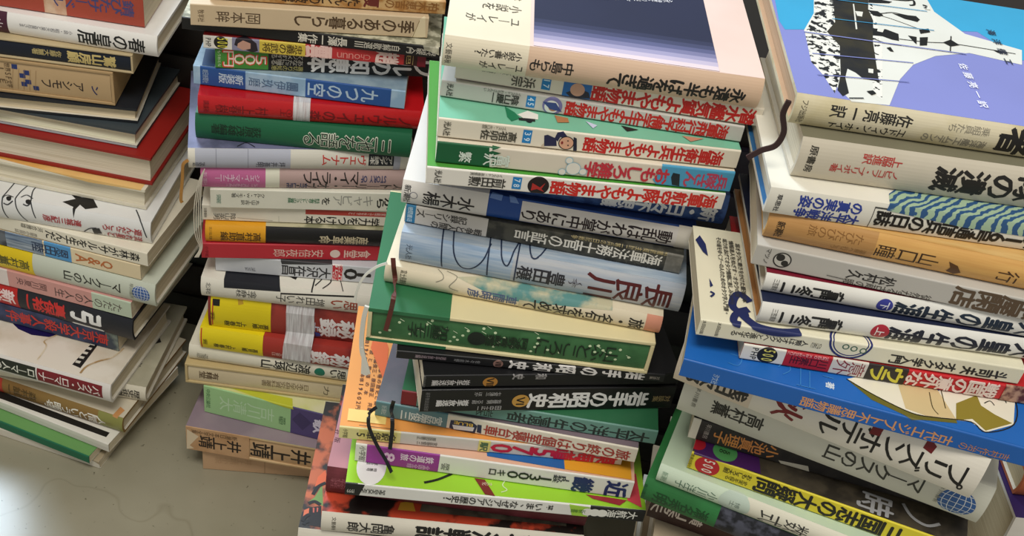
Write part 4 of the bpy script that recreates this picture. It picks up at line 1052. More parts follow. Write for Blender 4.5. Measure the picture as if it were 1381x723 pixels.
BOOKS['M17'] = book('sc', -9.91, 55.61, 6.4, 35.89, 20.31, 1.27, 'cfcac3',
    'grey-white paperback with yellow station tag and crimson number, orange cover behind', 'books in the centre stack', [
    ('r', 0.0, 0.213, 0, 1, 'e3d898'),
    ('r', 0.069, 0.2, 0.1, 0.9, 'ddd07c'),
    ('l', [(0.066, 1.209), (0.195, 1.132)], 0.05, '3a3628'),
    ('v', '名駅停車', 0.197, 0.094, 0.5, 0.5, 0.761, '2a2820', 1),
    ('v', '5', 0.089, 0.061, 0.5, 0.5, 0.634, '2a2820', 1),
    ('h', '小学館', 0.022, 0.365, 0.85, 0.15, '4a4636', 0),
    ('v', '宮脇俊三', 0.344, 0.271, 0.3, 0.3, 0.33, '4a4844', 0),
    ('v', '原田勝正', 0.336, 0.269, 0.7, 0.7, 0.33, '4a4844', 0),
    ('v', '東海道570', 0.981, 0.531, 0.5, 0.5, 1.269, 'c41a3c', 2),
    ('r', 0.486, 0.528, 0.1, 0.95, 'd6cc78'),
    ('v', '駅', 0.52, 0.491, 0.5, 0.5, 0.888, '4a6a4a', 2),
    ('h', '定価1,650円(本体1,602円)', 0.053, 0.313, 10.5, 2.2, '5a3218', 1),
    ('h', '小学館 旅と鉄道の本', 0.074, 0.313, 12.5, 4.0, '5a3218', 1),
    ('h', '宮脇俊三・原田勝正 共編著', 0.094, 0.314, 8.5, 2.0, '5a3218', 1),
    ('h', '駅名停車場の歴史と案内', 0.115, 0.314, 8.8, 2.6, '5a3218', 1),
    ('h', '全国鉄道の旅シリーズ', 0.136, 0.314, 8.0, 2.4, '5a3218', 1),
    ('h', '駅の旅', 0.141, 0.838, 15.2, 10.4, 'fbeadf', 1),
    ('p', [(0.069, 9.135), (0.14, 5.392), (0.135, 9.336), (0.082, 12.544)], 'd9652c'),
    ('p', [(0.023, 1.52), (0.157, 1.456), (0.157, 2.607), (0.022, 2.669)], 'eccb78')], top=('p', 'e59a4e', 0.45, 0.06, 14.0))
BOOKS['M18'] = book('sc', -8.63, 55.45, 3.2, 33.98, 20.02, 1.91, 'e8e6df',
    'white paperback with purple panel numbered 8 and navy title characters', 'books in the centre stack', [
    ('r', 0.04, 0.3, 0, 1, '9a3396'),
    ('r', 0.0, 0.0, 0, 1, 'd8d4ca'),
    ('v', '8', 0.141, 0.101, 0.5, 0.5, 1.374, 'f0c8ec', 2),
    ('v', '鉄道の旅', 0.281, 0.161, 0.62, 0.62, 0.687, 'f0d8f0', 1),
    ('v', '全国全線', 0.271, 0.186, 0.2, 0.2, 0.458, 'e0b0e0', 0),
    ('v', '原宮', 0.339, 0.309, 0.4, 0.4, 0.763, '4a4848', 0),
    ('h', '小学館', 0.026, 0.478, 0.9, 0.1, '4a4844', 0),
    ('v', '近', 0.983, 0.902, 0.46, 0.46, 1.565, '1c2a66', 2),
    ('v', '畿', 0.859, 0.783, 0.46, 0.46, 1.565, '1c2a66', 2),
    ('v', 'JR私鉄', 0.77, 0.711, 0.6, 0.6, 0.84, '2a2c40', 1),
    ('v', '1300', 0.707, 0.546, 0.5, 0.5, 1.145, '1f2228', 1),
    ('v', 'キロ', 0.541, 0.477, 0.5, 0.5, 0.687, '2a2c30', 1),
    ('p', [(0.0, 1.382), (0.039, 1.328), (0.039, 2.766), (0.0, 2.963)], '6a6f72'),
    ('p', [(0.034, 1.308), (0.292, 1.627), (0.287, 2.611), (0.034, 2.675)], 'a8389c'),
    ('p', [(0.466, 1.42), (0.457, 2.524), (0.74, 2.71), (0.747, 1.182)], '2464a8'),
    ('p', [(0.747, 1.182), (0.74, 2.71), (0.986, 3.036), (0.989, 1.077)], 'e0a02c')], top='e3b49a')
BOOKS['M19'] = book('mag', -8.81, 53.38, 6.3, 32.66, 21.56, 1.32, 'e9e9e3',
    'lime-green magazine with white spine and black end panel near the foot of the centre stack', 'books in the centre stack', [
    ('r', 0.813, 1.0, 0, 1, '1a1c1c'),
    ('p', [(0.741, 0.95), (0.811, 0.866), (0.809, 0.01), (0.759, 0.01)], 'a8d84a'),
    ('r', 0.0, 0.04, 0, 1, '1a1c1c'),
    ('p', [(0.038, 0.956), (0.063, 0.953), (0.046, 0.057), (0.022, 0.01)], '1a1c1c'),
    ('v', '特集・', 0.69, 0.665, 0.55, 0.55, 0.528, '2c2c2a', 1),
    ('v', 'いま、なぜアジアの歴史?', 0.655, 0.323, 0.5, 0.5, 0.766, '2c2c2a', 1),
    ('x', 'SHINSHOKAN', 0.132, 0.055, 0.5, 0.5, 0.475, '2c2c2a', 1),
    ('x', '1999', 0.031, 0.006, 0.4, 0.4, 0.396, 'd8d8d0', 0),
    ('v', '大航海', 0.976, 0.87, 0.55, 0.55, 0.792, 'e8e8e0', 1),
    ('c', 0.856, 0.5, 0.396, 0.396, 'ecece4'),
    ('c', 0.831, 0.5, 0.396, 0.396, 'ecece4'),
    ('c', 0.806, 0.5, 0.396, 0.396, 'ecece4'),
    ('v', '新書', 0.801, 0.75, 0.5, 0.5, 0.396, '4a7a2c', 0),
    ('c', 0.077, 2.6, 1.056, 1.69, 'ececec'),
    ('v', '総合誌', 0.098, 0.059, 2.9, 2.9, 0.3, '3a3a3a', 1),
    ('v', '特集号', 0.096, 0.061, 2.3, 2.3, 0.3, '3a3a3a', 1),
    ('l', [(0.255, 1.587), (0.298, 1.974), (0.346, 2.653)], 0.2, '1c2416'),
    ('p', [(0.421, 2.436), (0.456, 2.39), (0.492, 0.986), (0.458, 1.031)], '7a2a26'),
    ('v', '文化', 0.482, 0.447, 2.0, 2.0, 0.3, 'e0c8b8', 0),
    ('l', [(0.536, 2.809), (0.516, 2.066), (0.531, 1.627), (0.512, 1.373)], 0.08, 'd8e8b8'),
    ('p', [(0.938, 1.718), (0.986, 1.164), (0.978, 4.334), (0.957, 4.279)], 'd84a58'),
    ('p', [(0.797, 1.904), (0.872, 1.824), (0.938, 1.718), (0.911, 1.175), (0.821, 1.557)], '9a2c34')], top='9fd535')
BOOKS['M20'] = book('hc', -10.59, 55.38, 3.4, 29.77, 19.40, 2.89, ('m', '5c2026', '74303a', 40),
    'dark maroon hardcover with pinkish cover under the lime magazine', 'books in the centre stack', [
    ('v', '人物往来社', 0.08, 0.018, 0.5, 0.5, 1.154, 'a8606a', 0),
    ('v', '版', 0.026, 0.003, 3.6, 3.6, 0.5, '5a2a30', 1),
    ('v', '社', 0.019, -0.004, 4.4, 4.4, 0.5, '5a2a30', 1)], top=('p', 'b47c82', 0.5, 0.15, 14.0))
BOOKS['M21'] = book('hc', -10.42, 53.58, 6.3, 27.49, 19.40, 2.28, 'e5dfd0',
    'white hardcover with bold black war title and orange-black cover, under the maroon hardcover', 'books in the centre stack', [
    ('v', '太平洋戦記', 0.887, 0.358, 0.45, 0.45, 1.644, '1b1a19', 2),
    ('v', '男入り', 0.959, 0.887, 0.45, 0.45, 1.142, '2a2826', 0),
    ('v', '亀岡大郎', 0.278, 0.098, 0.5, 0.5, 1.142, '2a2826', 1),
    ('h', '文藝春秋', 0.048, 0.325, 0.85, 0.2, '4a463e', 0),
    ('p', [(0.282, 1.737), (0.35, 1.752), (0.335, 2.688), (0.29, 2.447)], 'dba83a'),
    ('p', [(0.366, 1.789), (0.932, 1.67), (0.933, 2.363), (0.374, 2.779)], ('m', '4a463c', '6a6656', 60))], top=('m', '17110e', 'c2452a', 30, 0.5, 0.47, 0.53))
BOOKS['M22'] = book('hc', -12.10, 53.50, 4.7, 23.62, 21.00, 3.87, 'e6e0d2',
    'white hardcover with tiger-striped orange and green cover jutting out at the lower left', 'books in the centre stack', [
    ('p', [(0.031, 5.989), (0.053, 6.756), (0.066, 5.755), (0.027, 5.02)], 'd4633a'),
    ('p', [(0.034, 3.964), (0.052, 5.284), (0.07, 3.249), (0.016, 3.479)], '6f8f4c'),
    ('p', [(0.007, 2.649), (0.023, 2.902), (0.027, 2.142), (0.008, 1.883)], 'cf6a48'),
    ('p', [(0.023, 2.942), (0.064, 3.23), (0.079, 1.257), (0.03, 1.287)], '1c1412'),
    ('p', [(0.035, 2.978), (0.042, 2.957), (0.044, 2.515), (0.039, 2.519)], 'b8584a'),
    ('p', [(0.049, 3.02), (0.055, 3.006), (0.056, 2.634), (0.052, 2.582)], 'b8584a'),
    ('l', [(0.026, 4.19), (0.038, 4.987), (0.063, 5.489)], 0.28, '14110f'),
    ('l', [(0.017, 3.293), (0.037, 3.559), (0.06, 3.301)], 0.28, '14110f'),
    ('l', [(0.009, 1.608), (0.015, 2.026), (0.028, 2.307)], 0.28, '14110f'),
    ('l', [(0.015, 1.305), (0.022, 1.565), (0.033, 1.678)], 0.28, '14110f'),
    ('v', '戦記', 0.263, 0.104, 0.5, 0.5, 2.32, '1f1d1c', 1)], top=('m', '201a14', 'b8603a', 45, 0.5, 0.44, 0.55))
BOOKS['R1'] = book('hc', 13.62, 56.94, 3.7, 66.28, 21.60, 1.99, ('m', 'cbbf98', 'd9cfb2', 30),
    'large hardcover with blue-violet cover showing a black and white ship, topmost of the right stack', 'books in the right stack', [
    ('v', 'エドウィン・ホイト', 0.302, 0.098, 0.26, 0.2, 0.637, '2a2824', 1),
    ('v', '佐藤亮一訳', 0.308, 0.092, 0.66, 0.66, 0.677, '2a2824', 1),
    ('v', '海洋艦エムデンの', 0.513, 0.341, 0.28, 0.28, 0.597, '8a8474', 1),
    ('v', '乗組員たち', 0.509, 0.4, 0.7, 0.7, 0.518, '8a8474', 0),
    ('v', 'る者', 0.722, 0.537, 0.5, 0.5, 1.713, '1c1a18', 2),
    ('h', 'フジ出版社', 0.025, 0.375, 0.85, 0.1, '4a463a', 0),
    ('p', [(0.005, 9.526), (0.011, 12.552), (0.024, 16.7), (1.0, 16.7), (0.995, 11.456), (0.7, 9.151), (0.609, 12.244), (0.398, 11.093), (0.015, 8.454)], '3aa0cc'),
    ('p', [(0.141, 14.55), (0.117, 11.292), (0.071, 8.747), (0.07, 5.382), (0.098, 3.018), (0.14, 0.963), (0.24, 1.095), (0.299, 4.294), (0.357, 6.383), (0.437, 7.973), (0.547, 9.066), (0.692, 8.55), (0.72, 10.586), (0.566, 11.659), (0.503, 14.232), (0.499, 16.7)], 'dcdcd4'),
    ('p', [(0.145, 14.891), (0.22, 15.439), (0.196, 12.576), (0.167, 7.817), (0.135, 3.844), (0.101, 1.535), (0.086, 3.357), (0.063, 4.842), (0.071, 8.354), (0.118, 11.159)], ('m', '141618', 'dedcd2', 210, 0.6, 0.46, 0.49, 3)),
    ('p', [(0.316, 16.149), (0.31, 13.385), (0.289, 8.243), (0.226, 1.625), (0.206, 2.187), (0.261, 8.051), (0.3, 13.313)], ('m', 'dedcd2', '16181a', 230, 0.6, 0.58, 0.6, 3)),
    ('p', [(0.191, 13.42), (0.216, 15.875), (0.325, 16.69), (0.292, 13.042), (0.293, 11.537), (0.266, 8.684), (0.236, 3.597), (0.22, 3.672), (0.195, 3.69), (0.179, 4.308), (0.16, 4.644), (0.145, 3.552), (0.14, 1.778), (0.12, 1.312), (0.111, 1.936), (0.135, 3.844), (0.161, 7.387), (0.138, 9.019), (0.173, 10.49)], ('m', '101216', '2b2718', 40)),
    ('p', [(0.25, 13.51), (0.254, 13.539), (0.233, 9.978), (0.228, 9.938)], 'dedcd2'),
    ('p', [(0.248, 12.505), (0.272, 12.567), (0.263, 11.86), (0.249, 11.869)], 'dedcd2'),
    ('p', [(0.22, 5.026), (0.234, 5.062), (0.229, 4.538), (0.216, 4.547)], 'dedcd2'),
    ('p', [(0.282, 10.418), (0.321, 10.579), (0.354, 10.186), (0.346, 9.223), (0.326, 9.248), (0.301, 9.525), (0.273, 9.434)], '16181a'),
    ('p', [(0.297, 10.52), (0.316, 10.545), (0.307, 10.07), (0.291, 10.106)], 'dedcd2'),
    ('l', [(0.289, 12.977), (0.322, 12.71), (0.364, 13.115), (0.401, 13.052), (0.429, 12.964)], 0.1, '16181a'),
    ('p', [(0.363, 12.998), (0.401, 13.052), (0.436, 13.141), (0.443, 12.693), (0.431, 12.292), (0.418, 12.37), (0.395, 12.469)], '16181a'),
    ('l', [(0.292, 12.496), (0.346, 12.23), (0.422, 11.378)], 0.06, '16181a'),
    ('p', [(0.291, 12.925), (0.32, 12.977), (0.332, 12.498), (0.318, 12.225), (0.299, 12.267)], '16181a'),
    ('p', [(0.31, 14.953), (0.337, 14.813), (0.38, 14.738), (0.367, 14.421), (0.301, 14.035)], '16181a'),
    ('l', [(0.374, 15.077), (0.424, 15.235), (0.451, 15.475), (0.448, 14.819), (0.432, 14.616)], 0.16, '16181a'),
    ('p', [(0.381, 10.147), (0.406, 10.134), (0.395, 9.112), (0.391, 9.321)], '16181a'),
    ('p', [(0.415, 10.135), (0.441, 10.348), (0.426, 9.196), (0.403, 9.005)], '16181a'),
    ('p', [(0.424, 11.187), (0.456, 11.576), (0.456, 11.091), (0.423, 10.661)], '16181a'),
    ('l', [(0.349, 9.483), (0.43, 9.629), (0.498, 9.944), (0.591, 9.958), (0.691, 9.884)], 0.07, '16181a'),
    ('p', [(0.48, 9.92), (0.509, 10.486), (0.528, 9.899), (0.498, 9.519)], '16181a'),
    ('l', [(0.516, 10.984), (0.488, 8.78)], 0.07, '16181a'),
    ('p', [(0.627, 9.897), (0.646, 9.944), (0.658, 9.781), (0.637, 9.647)], '16181a'),
    ('l', [(0.269, 9.004), (0.302, 8.625), (0.347, 8.63)], 0.07, '16181a'),
    ('p', [(0.298, 8.008), (0.311, 8.193), (0.315, 7.63), (0.305, 7.643)], '16181a'),
    ('p', [(0.19, 2.259), (0.209, 2.461), (0.215, 2.15), (0.2, 1.887)], '16181a'),
    ('l', [(0.135, 1.169), (0.175, 1.41)], 0.1, '16181a'),
    ('p', [(0.475, 15.015), (0.493, 14.922), (0.492, 14.352), (0.475, 14.342)], ('m', '16181a', 'dedcd2', 200, 0.6, 0.46, 0.5, 3)),
    ('l', [(0.073, 5.842), (0.359, 6.572)], 0.09, '7a80b8'),
    ('l', [(0.069, 3.33), (0.321, 4.098)], 0.09, '7a80b8'),
    ('l', [(0.199, 13.711), (0.479, 14.059)], 0.08, '3a90ba'),
    ('l', [(0.167, 10.858), (0.471, 11.399)], 0.08, '3a90ba'),
    ('l', [(0.069, 8.451), (0.533, 8.789)], 0.11, '7a80b8'),
    ('h', '佐藤亮一訳', 0.505, 0.55, 7.6, 2.2, 'e8e8f4', 1),
    ('h', '海洋艦エ', 0.653, 0.553, 13.0, 8.0, '2a3040', 1)], top=('p', '8288c6', 0.38, 0.05, 14.0), inner='c9a888', pg='c8a888', D=15.9)
BOOKS['R2'] = book('hc', 14.46, 55.86, 4.6, 63.61, 19.40, 2.67, 'cfc6b3',
    'beige hardcover with heavy black title and small red author lines', 'books in the right stack', [
    ('v', '艦隊の潰滅', 0.805, 0.4, 0.48, 0.48, 1.6, '221f1c', 2),
    ('v', 'ノビコフ・プリボイ著', 0.302, 0.1, 0.42, 0.42, 0.587, 'b8403a', 1),
    ('v', '上脇進訳', 0.3, 0.183, 0.72, 0.72, 0.587, 'b8403a', 1),
    ('h', '原書房', 0.04, 0.464, 0.85, 0.2, '3a362e', 1)], top=('p', '77735e', 0.6, 0.1, 14.0))
BOOKS['R3'] = book('hc', 13.32, 54.65, 3.6, 61.81, 18.80, 1.80, 'e6e2d5',
    'white hardcover with boxed black title and blue rippled cover', 'books in the right stack', [
    ('v', '太平洋戦争', 0.288, 0.088, 0.2, 0.2, 0.721, '2c3f92', 2),
    ('v', 'の真実の姿', 0.286, 0.093, 0.66, 0.66, 0.721, '2c3f92', 2),
    ('h', '草思社', 0.034, 0.296, 0.8, 0.1, '3a3a3c', 1),
    ('v', '伊16号通信兵の日誌', 0.838, 0.33, 0.32, 0.44, 1.009, '1c1a18', 2),
    ('r', 0.319, 0.321, 0.0, 0.85, '1f1d1c'),
    ('r', 0.319, 1.0, 0.8, 0.85, '3a3a38'),
    ('p', [(0.355, 0.778), (0.367, 2.004), (0.397, 2.655), (0.793, 2.676), (1.0, 2.8), (1.0, 0.438), (0.784, 0.564), (0.598, 0.567)], ('w', '27507e', '9fb79a'))], inner='2c6aa0', bulge=0.12)
BOOKS['R4'] = book('hc', 13.81, 54.83, -2.2, 59.93, 19.40, 1.88, ('f', 'cf9c56', 'd8a85f'),
    'orange-brown hardcover with small lamp emblem and thin dark title', 'books in the right stack', [
    ('r', 0.0, 0.321, 0, 1, ('f', 'b4854c', 'bd8f56')),
    ('v', '山口瞳', 0.511, 0.324, 0.46, 0.42, 0.866, '3a2614', 0),
    ('v', '行', 0.748, 0.683, 0.42, 0.42, 0.866, '4a2e14', 0),
    ('v', 'たびたびの旅', 0.283, 0.119, 0.66, 0.66, 0.677, '8a6030', 0),
    ('v', '温泉へ行こう', 0.303, 0.197, 0.24, 0.24, 0.452, '9a7038', 0),
    ('p', [(0.538, 0.569), (0.567, 0.475), (0.585, 0.232), (0.569, 0.071), (0.543, 0.177), (0.549, 0.369)], '5a3a1c'),
    ('h', '新潮社', 0.04, 0.47, 0.75, 0.15, '3a2a18', 1)], top=('f', 'c89a58', 'd6b070'))
BOOKS['R5'] = book('sc', 13.54, 54.32, -2.3, 58.37, 18.80, 1.56, ('p', 'bdb9b1', 0.5, 0.08, 14.0),
    'grey paperback with round seal and large faded brown title characters', 'books in the right stack', [
    ('v', '松村久', 0.437, 0.286, 0.5, 0.5, 0.624, '2c2a28', 1),
    ('v', '古本屋閑店', 0.964, 0.61, 0.5, 0.5, 1.341, '5c4a38', 2),
    ('v', '徒然なる古蔵の眼', 0.558, 0.283, 0.12, 0.12, 0.468, '4a4640', 0),
    ('c', 0.087, 0.5, 0.53, 0.53, '2c2a28'),
    ('c', 0.087, 0.5, 0.452, 0.452, 'c4c0b8'),
    ('c', 0.08, 0.6, 0.249, 0.249, '2c2a28'),
    ('c', 0.097, 0.38, 0.203, 0.203, '2c2a28'),
    ('h', 'マツノ', 0.039, 0.302, 0.9, 0.2, '3a3835', 0),
    ('l', [(0.231, 0.25), (0.289, 0.222)], 0.04, '3a3835')])
BOOKS['R6'] = book('hc', 14.49, 53.69, 0.5, 56.97, 19.40, 1.40, ('p', 'e8e6df', 0.4, 0.08, 14.0),
    'white hardcover with crimson cover edge and blue round volume mark', 'books in the right stack', [
    ('v', '仁天皇の生涯', 0.945, 0.392, 0.46, 0.42, 0.923, '1c2a3c', 2),
    ('c', 0.367, 0.45, 0.476, 0.476, '3a3f98'),
    ('v', '下', 0.38, 0.353, 0.45, 0.45, 0.559, 'e8e8f4', 1),
    ('v', '童門冬二', 0.243, 0.049, 0.45, 0.45, 0.755, '232323', 2),
    ('h', '三笠書房', 0.035, 0.349, 0.8, 0.2, '5a5a56', 0)], top='77182c')
BOOKS['R7'] = book('hc', 14.60, 52.70, 3.7, 55.37, 19.40, 1.60, ('p', 'e8e6df', 0.4, 0.08, 14.0),
    'white hardcover with red round volume mark, below its blue-marked companion', 'books in the right stack', [
    ('v', '仁天皇の生涯', 0.968, 0.392, 0.46, 0.42, 1.054, '1f2230', 2),
    ('c', 0.37, 0.45, 0.543, 0.543, 'b0283a'),
    ('v', '上', 0.384, 0.357, 0.45, 0.45, 0.639, 'f4e8e8', 1),
    ('v', '童門冬二', 0.254, 0.058, 0.45, 0.45, 0.863, '232323', 2),
    ('h', '三笠書房', 0.043, 0.352, 0.8, 0.2, '5a5a56', 0)], top='1c2440', inner='b08050', pg='c9a070')
BOOKS['R8'] = book('sc', 11.33, 52.29, 2.4, 54.05, 19.40, 1.32, ('p', 'e6e1c8', 0.42, 0.08, 14.0),
    'broad cream paperback with navy curls and coloured title letters', 'books in the right stack', [
    ('v', '人類はオタクへと進化する', 0.338, 0.1, 0.5, 0.5, 0.449, '2c2a28', 1),
    ('v', 'オタク学入門', 0.799, 0.592, 0.45, 0.42, 0.661, '2a2a2a', 2),
    ('v', '斗司夫', 0.958, 0.814, 0.42, 0.4, 0.608, '2a2826', 2),
    ('h', '太田出版', 0.014, 0.221, 0.95, 0.15, '3a3830', 0),
    ('h', '太田出版', 0.06, 0.221, 0.95, 0.15, '3a3830', 0),
    ('x', 'OTAKU', 0.379, 0.347, 0.5, 0.5, 0.396, '4a4840', 0),
    ('c', 0.462, 1.0, 1.295, 1.295, '28306c'),
    ('c', 0.462, 1.0, 1.163, 1.163, 'e6e1c8'),
    ('c', 0.462, 1.0, 1.084, 1.084, '28306c'),
    ('c', 0.462, 1.0, 1.004, 1.004, 'e6e1c8'),
    ('c', 0.45, 0.7, 0.211, 0.211, '4a6a58'),
    ('c', 0.45, 0.7, 0.132, 0.132, 'e6e1c8'),
    ('c', 0.476, 0.66, 0.211, 0.211, '4a6a58'),
    ('c', 0.476, 0.66, 0.132, 0.132, 'e6e1c8'),
    ('c', 0.505, 0.62, 0.211, 0.211, '4a6a58'),
    ('c', 0.505, 0.62, 0.132, 0.132, 'e6e1c8'),
    ('l', [(0.161, 3.17), (0.135, 3.744), (0.116, 3.514), (0.103, 2.634), (0.119, 2.169), (0.153, 2.455)], 0.5, '222c5e'),
    ('l', [(0.151, 2.044), (0.113, 1.875), (0.101, 1.16), (0.123, 0.998)], 0.45, '222c5e'),
    ('l', [(0.127, 1.938), (0.169, 1.069), (0.239, 0.902), (0.306, 1.153)], 0.55, '222c5e'),
    ('p', [(0.004, 8.544), (0.02, 9.092), (0.037, 8.245), (0.041, 7.048), (0.025, 7.423)], '222c5e'),
    ('p', [(0.038, 4.842), (0.048, 4.178), (0.038, 3.991)], '222c5e'),
    ('l', [(0.037, 3.565), (0.048, 3.409), (0.037, 3.085)], 0.14, '222c5e'),
    ('h', 'その道をゆくプーの人のためのオタク学入門書。', 0.082, 0.309, 9.2, 1.6, '3a3a36', 1),
    ('h', '総力をあげてオタク情報に楽しみながら', 0.103, 0.309, 9.1, 2.6, '3a3a36', 1),
    ('h', '情報達人をめざす、オタクの技', 0.123, 0.309, 9.0, 3.4, '3a3a36', 1),
    ('h', '超オタクに磨きをかけた最強の本', 0.144, 0.31, 8.8, 3.0, '3a3a36', 1)], D=9.2)
BOOKS['R9'] = book('sc', 14.26, 52.36, 2.0, 52.79, 18.20, 1.26, 'c3262c',
    'paperback with black and yellow 500 badge, red author label and outlined title', 'books in the right stack', [
    ('r', 0.0, 0.141, 0, 1, 'e5e2da'),
    ('c', 0.084, 0.52, 0.607, 0.607, '1f1d1c'),
    ('h', '500', 0.087, 0.671, 0.92, 0.12, 'ece070', 1),
    ('h', 'PHP', 0.041, 0.358, 0.9, 0.1, '2a2a28', 1),
    ('r', 0.141, 0.294, 0, 1, 'b3202c'),
    ('v', '川口素生', 0.284, 0.161, 0.5, 0.5, 0.632, '4a0c14', 1),
    ('x', 'Sunao Kawaguchi', 0.281, 0.144, 0.86, 0.86, 0.202, 'e8a8a8', 0),
    ('r', 0.294, 0.413, 0, 1, 'd8d2c8'),
    ('v', '意外', 0.408, 0.304, 0.5, 0.5, 1.138, '8a3038', 0),
    ('r', 0.413, 0.546, 0, 1, '2a2420'),
    ('v', 'ウラ', 0.536, 0.422, 0.5, 0.5, 1.201, 'd8cc40', 2),
    ('v', '戦国の意外な', 0.851, 0.546, 0.5, 0.5, 1.087, 'ecd8d0', 2),
    ('r', 0.869, 1.0, 0, 1, ('m', '5a2a28', 'b89078', 160))])
BOOKS['R10'] = book('sc', 10.94, 51.55, -6.7, 51.28, 21.00, 1.51, ('p', '1f62b4', 0.4, 0.1, 14.0),
    'large bright blue paperback with sphinx picture and tan title', 'books in the right stack', [
    ('v', '古代エジプト不思議物語', 0.773, 0.344, 0.36, 0.42, 0.753, 'd89c6a', 1),
    ('v', '吉村作治の', 0.932, 0.789, 0.3, 0.3, 0.512, 'c88a5c', 0),
    ('h', '汐文社', 0.101, 0.403, 0.62, 0.1, 'b8d0e8', 0),
    ('v', '著', 0.427, 0.402, 1.9, 1.9, 0.55, 'dce8f0', 1),
    ('p', [(0.461, 2.841), (0.52, 3.73), (0.617, 4.253), (0.715, 3.728), (0.802, 5.634), (0.89, 6.078), (0.948, 4.952), (0.932, 2.648), (0.849, 1.367), (0.81, 1.925), (0.705, 1.47), (0.643, 1.35), (0.54, 2.051)], 'e8e2d0'),
    ('p', [(0.461, 2.841), (0.54, 2.051), (0.643, 1.35), (0.705, 1.47), (0.768, 1.845), (0.771, 1.495), (0.645, 0.909), (0.532, 1.595)], '6a6424'),
    ('p', [(0.609, 3.525), (0.662, 4.488), (0.717, 4.267), (0.768, 1.845), (0.685, 1.43), (0.627, 1.6)], 'd3bd8e'),
    ('p', [(0.773, 3.214), (0.836, 4.441), (0.845, 3.604), (0.881, 3.12), (0.929, 2.744), (0.849, 1.494), (0.815, 2.217), (0.768, 1.717)], '8f7f2c'),
    ('l', [(0.461, 2.841), (0.54, 2.051), (0.643, 1.35), (0.71, 1.503), (0.81, 1.925), (0.849, 1.367), (0.932, 2.648), (0.948, 4.816), (0.901, 6.169)], 0.08, '1c1a14'),
    ('l', [(0.698, 3.588), (0.704, 2.338), (0.719, 1.827)], 0.06, '4a4020'),
    ('l', [(0.733, 4.002), (0.741, 2.514)], 0.06, '4a4020'),
    ('l', [(0.855, 3.874), (0.873, 4.216), (0.884, 3.917)], 0.06, '1c1a14'),
    ('l', [(0.896, 4.527), (0.914, 4.805), (0.92, 4.4)], 0.06, '1c1a14'),
    ('l', [(0.127, 2.375), (0.159, 2.238), (0.153, 1.516), (0.124, 1.537)], 0.05, '3c86cc'),
    ('l', [(0.181, 2.279), (0.196, 2.815), (0.215, 2.291)], 0.05, '3c86cc'),
    ('l', [(0.266, 2.31), (0.286, 3.013), (0.3, 2.322), (0.28, 1.759)], 0.05, '3c86cc'),
    ('l', [(0.329, 2.696), (0.331, 1.261)], 0.05, '3c86cc'),
    ('l', [(0.355, 2.638), (0.357, 1.207)], 0.05, '3c86cc'),
    ('l', [(0.319, 1.16), (0.373, 1.214)], 0.05, '3c86cc'),
    ('l', [(0.393, 2.553), (0.423, 2.531)], 0.05, '3c86cc')], top=('p', '1d66bb', 0.4, 0.12, 14.0))
BOOKS['R11'] = book('hc', 11.33, 54.89, -17.8, 47.69, 19.02, 3.59, 'ebe5d8',
    'cream hardcover with large black katakana title and red season character', 'books in the right stack', [
    ('v', 'プリズンホテル', 0.967, 0.485, 0.42, 0.46, 2.012, '1c1a19', 1),
    ('v', '秋', 0.438, 0.333, 0.5, 0.5, 2.587, '7c1c22', 1),
    ('p', [(0.642, 0.601), (0.646, 0.832), (0.678, 0.784), (0.674, 0.625)], '74161c'),
    ('p', [(0.806, 0.741), (0.811, 0.974), (0.842, 0.855), (0.836, 0.687)], '74161c')], band=(0.0, 0.265, 'e2d2be', [('v', '浅田次郎', 0.252, 0.035, 0.4, 0.4, 2.012, '2a2624', 2)]))
BOOKS['R12'] = book('hc', 12.33, 55.63, -15.4, 44.32, 19.87, 3.37, 'd3d2c4',
    'grey-green hardcover with blue globe mark, below the cream katakana hardcover', 'books in the right stack', [
    ('v', 'マークスの山', 0.808, 0.487, 0.46, 0.46, 1.416, '3a3a34', 1),
    ('v', '高村薫', 0.283, 0.107, 0.5, 0.5, 1.146, '2f2f2a', 1),
    ('c', 0.915, 0.4, 1.146, 1.146, '35619f'),
    ('l', [(0.909, 0.062), (0.89, 0.12), (0.876, 0.242), (0.871, 0.4), (0.876, 0.558), (0.89, 0.68), (0.909, 0.738)], 0.045, 'dfe6ee'),
    ('l', [(0.877, 0.145), (0.953, 0.145)], 0.045, 'dfe6ee'),
    ('l', [(0.912, 0.062), (0.902, 0.12), (0.894, 0.242), (0.892, 0.4), (0.894, 0.558), (0.902, 0.68), (0.912, 0.738)], 0.045, 'dfe6ee'),
    ('l', [(0.862, 0.264), (0.968, 0.264)], 0.045, 'dfe6ee'),
    ('l', [(0.915, 0.062), (0.915, 0.12), (0.915, 0.242), (0.915, 0.4), (0.915, 0.558), (0.915, 0.68), (0.915, 0.738)], 0.045, 'dfe6ee'),
    ('l', [(0.857, 0.4), (0.972, 0.4)], 0.045, 'dfe6ee'),
    ('l', [(0.917, 0.062), (0.928, 0.12), (0.935, 0.242), (0.938, 0.4), (0.935, 0.558), (0.928, 0.68), (0.917, 0.738)], 0.045, 'dfe6ee'),
    ('l', [(0.862, 0.536), (0.968, 0.536)], 0.045, 'dfe6ee'),
    ('l', [(0.92, 0.062), (0.939, 0.12), (0.953, 0.242), (0.958, 0.4), (0.953, 0.558), (0.939, 0.68), (0.92, 0.738)], 0.045, 'dfe6ee'),
    ('l', [(0.877, 0.655), (0.953, 0.655)], 0.045, 'dfe6ee'),
    ('h', '早川書房', 0.857, 0.279, 0.72, 0.2, '8a8a80', 0),
    ('h', '早川書房', 0.05, 0.305, 0.85, 0.3, '6a6a60', 0)])
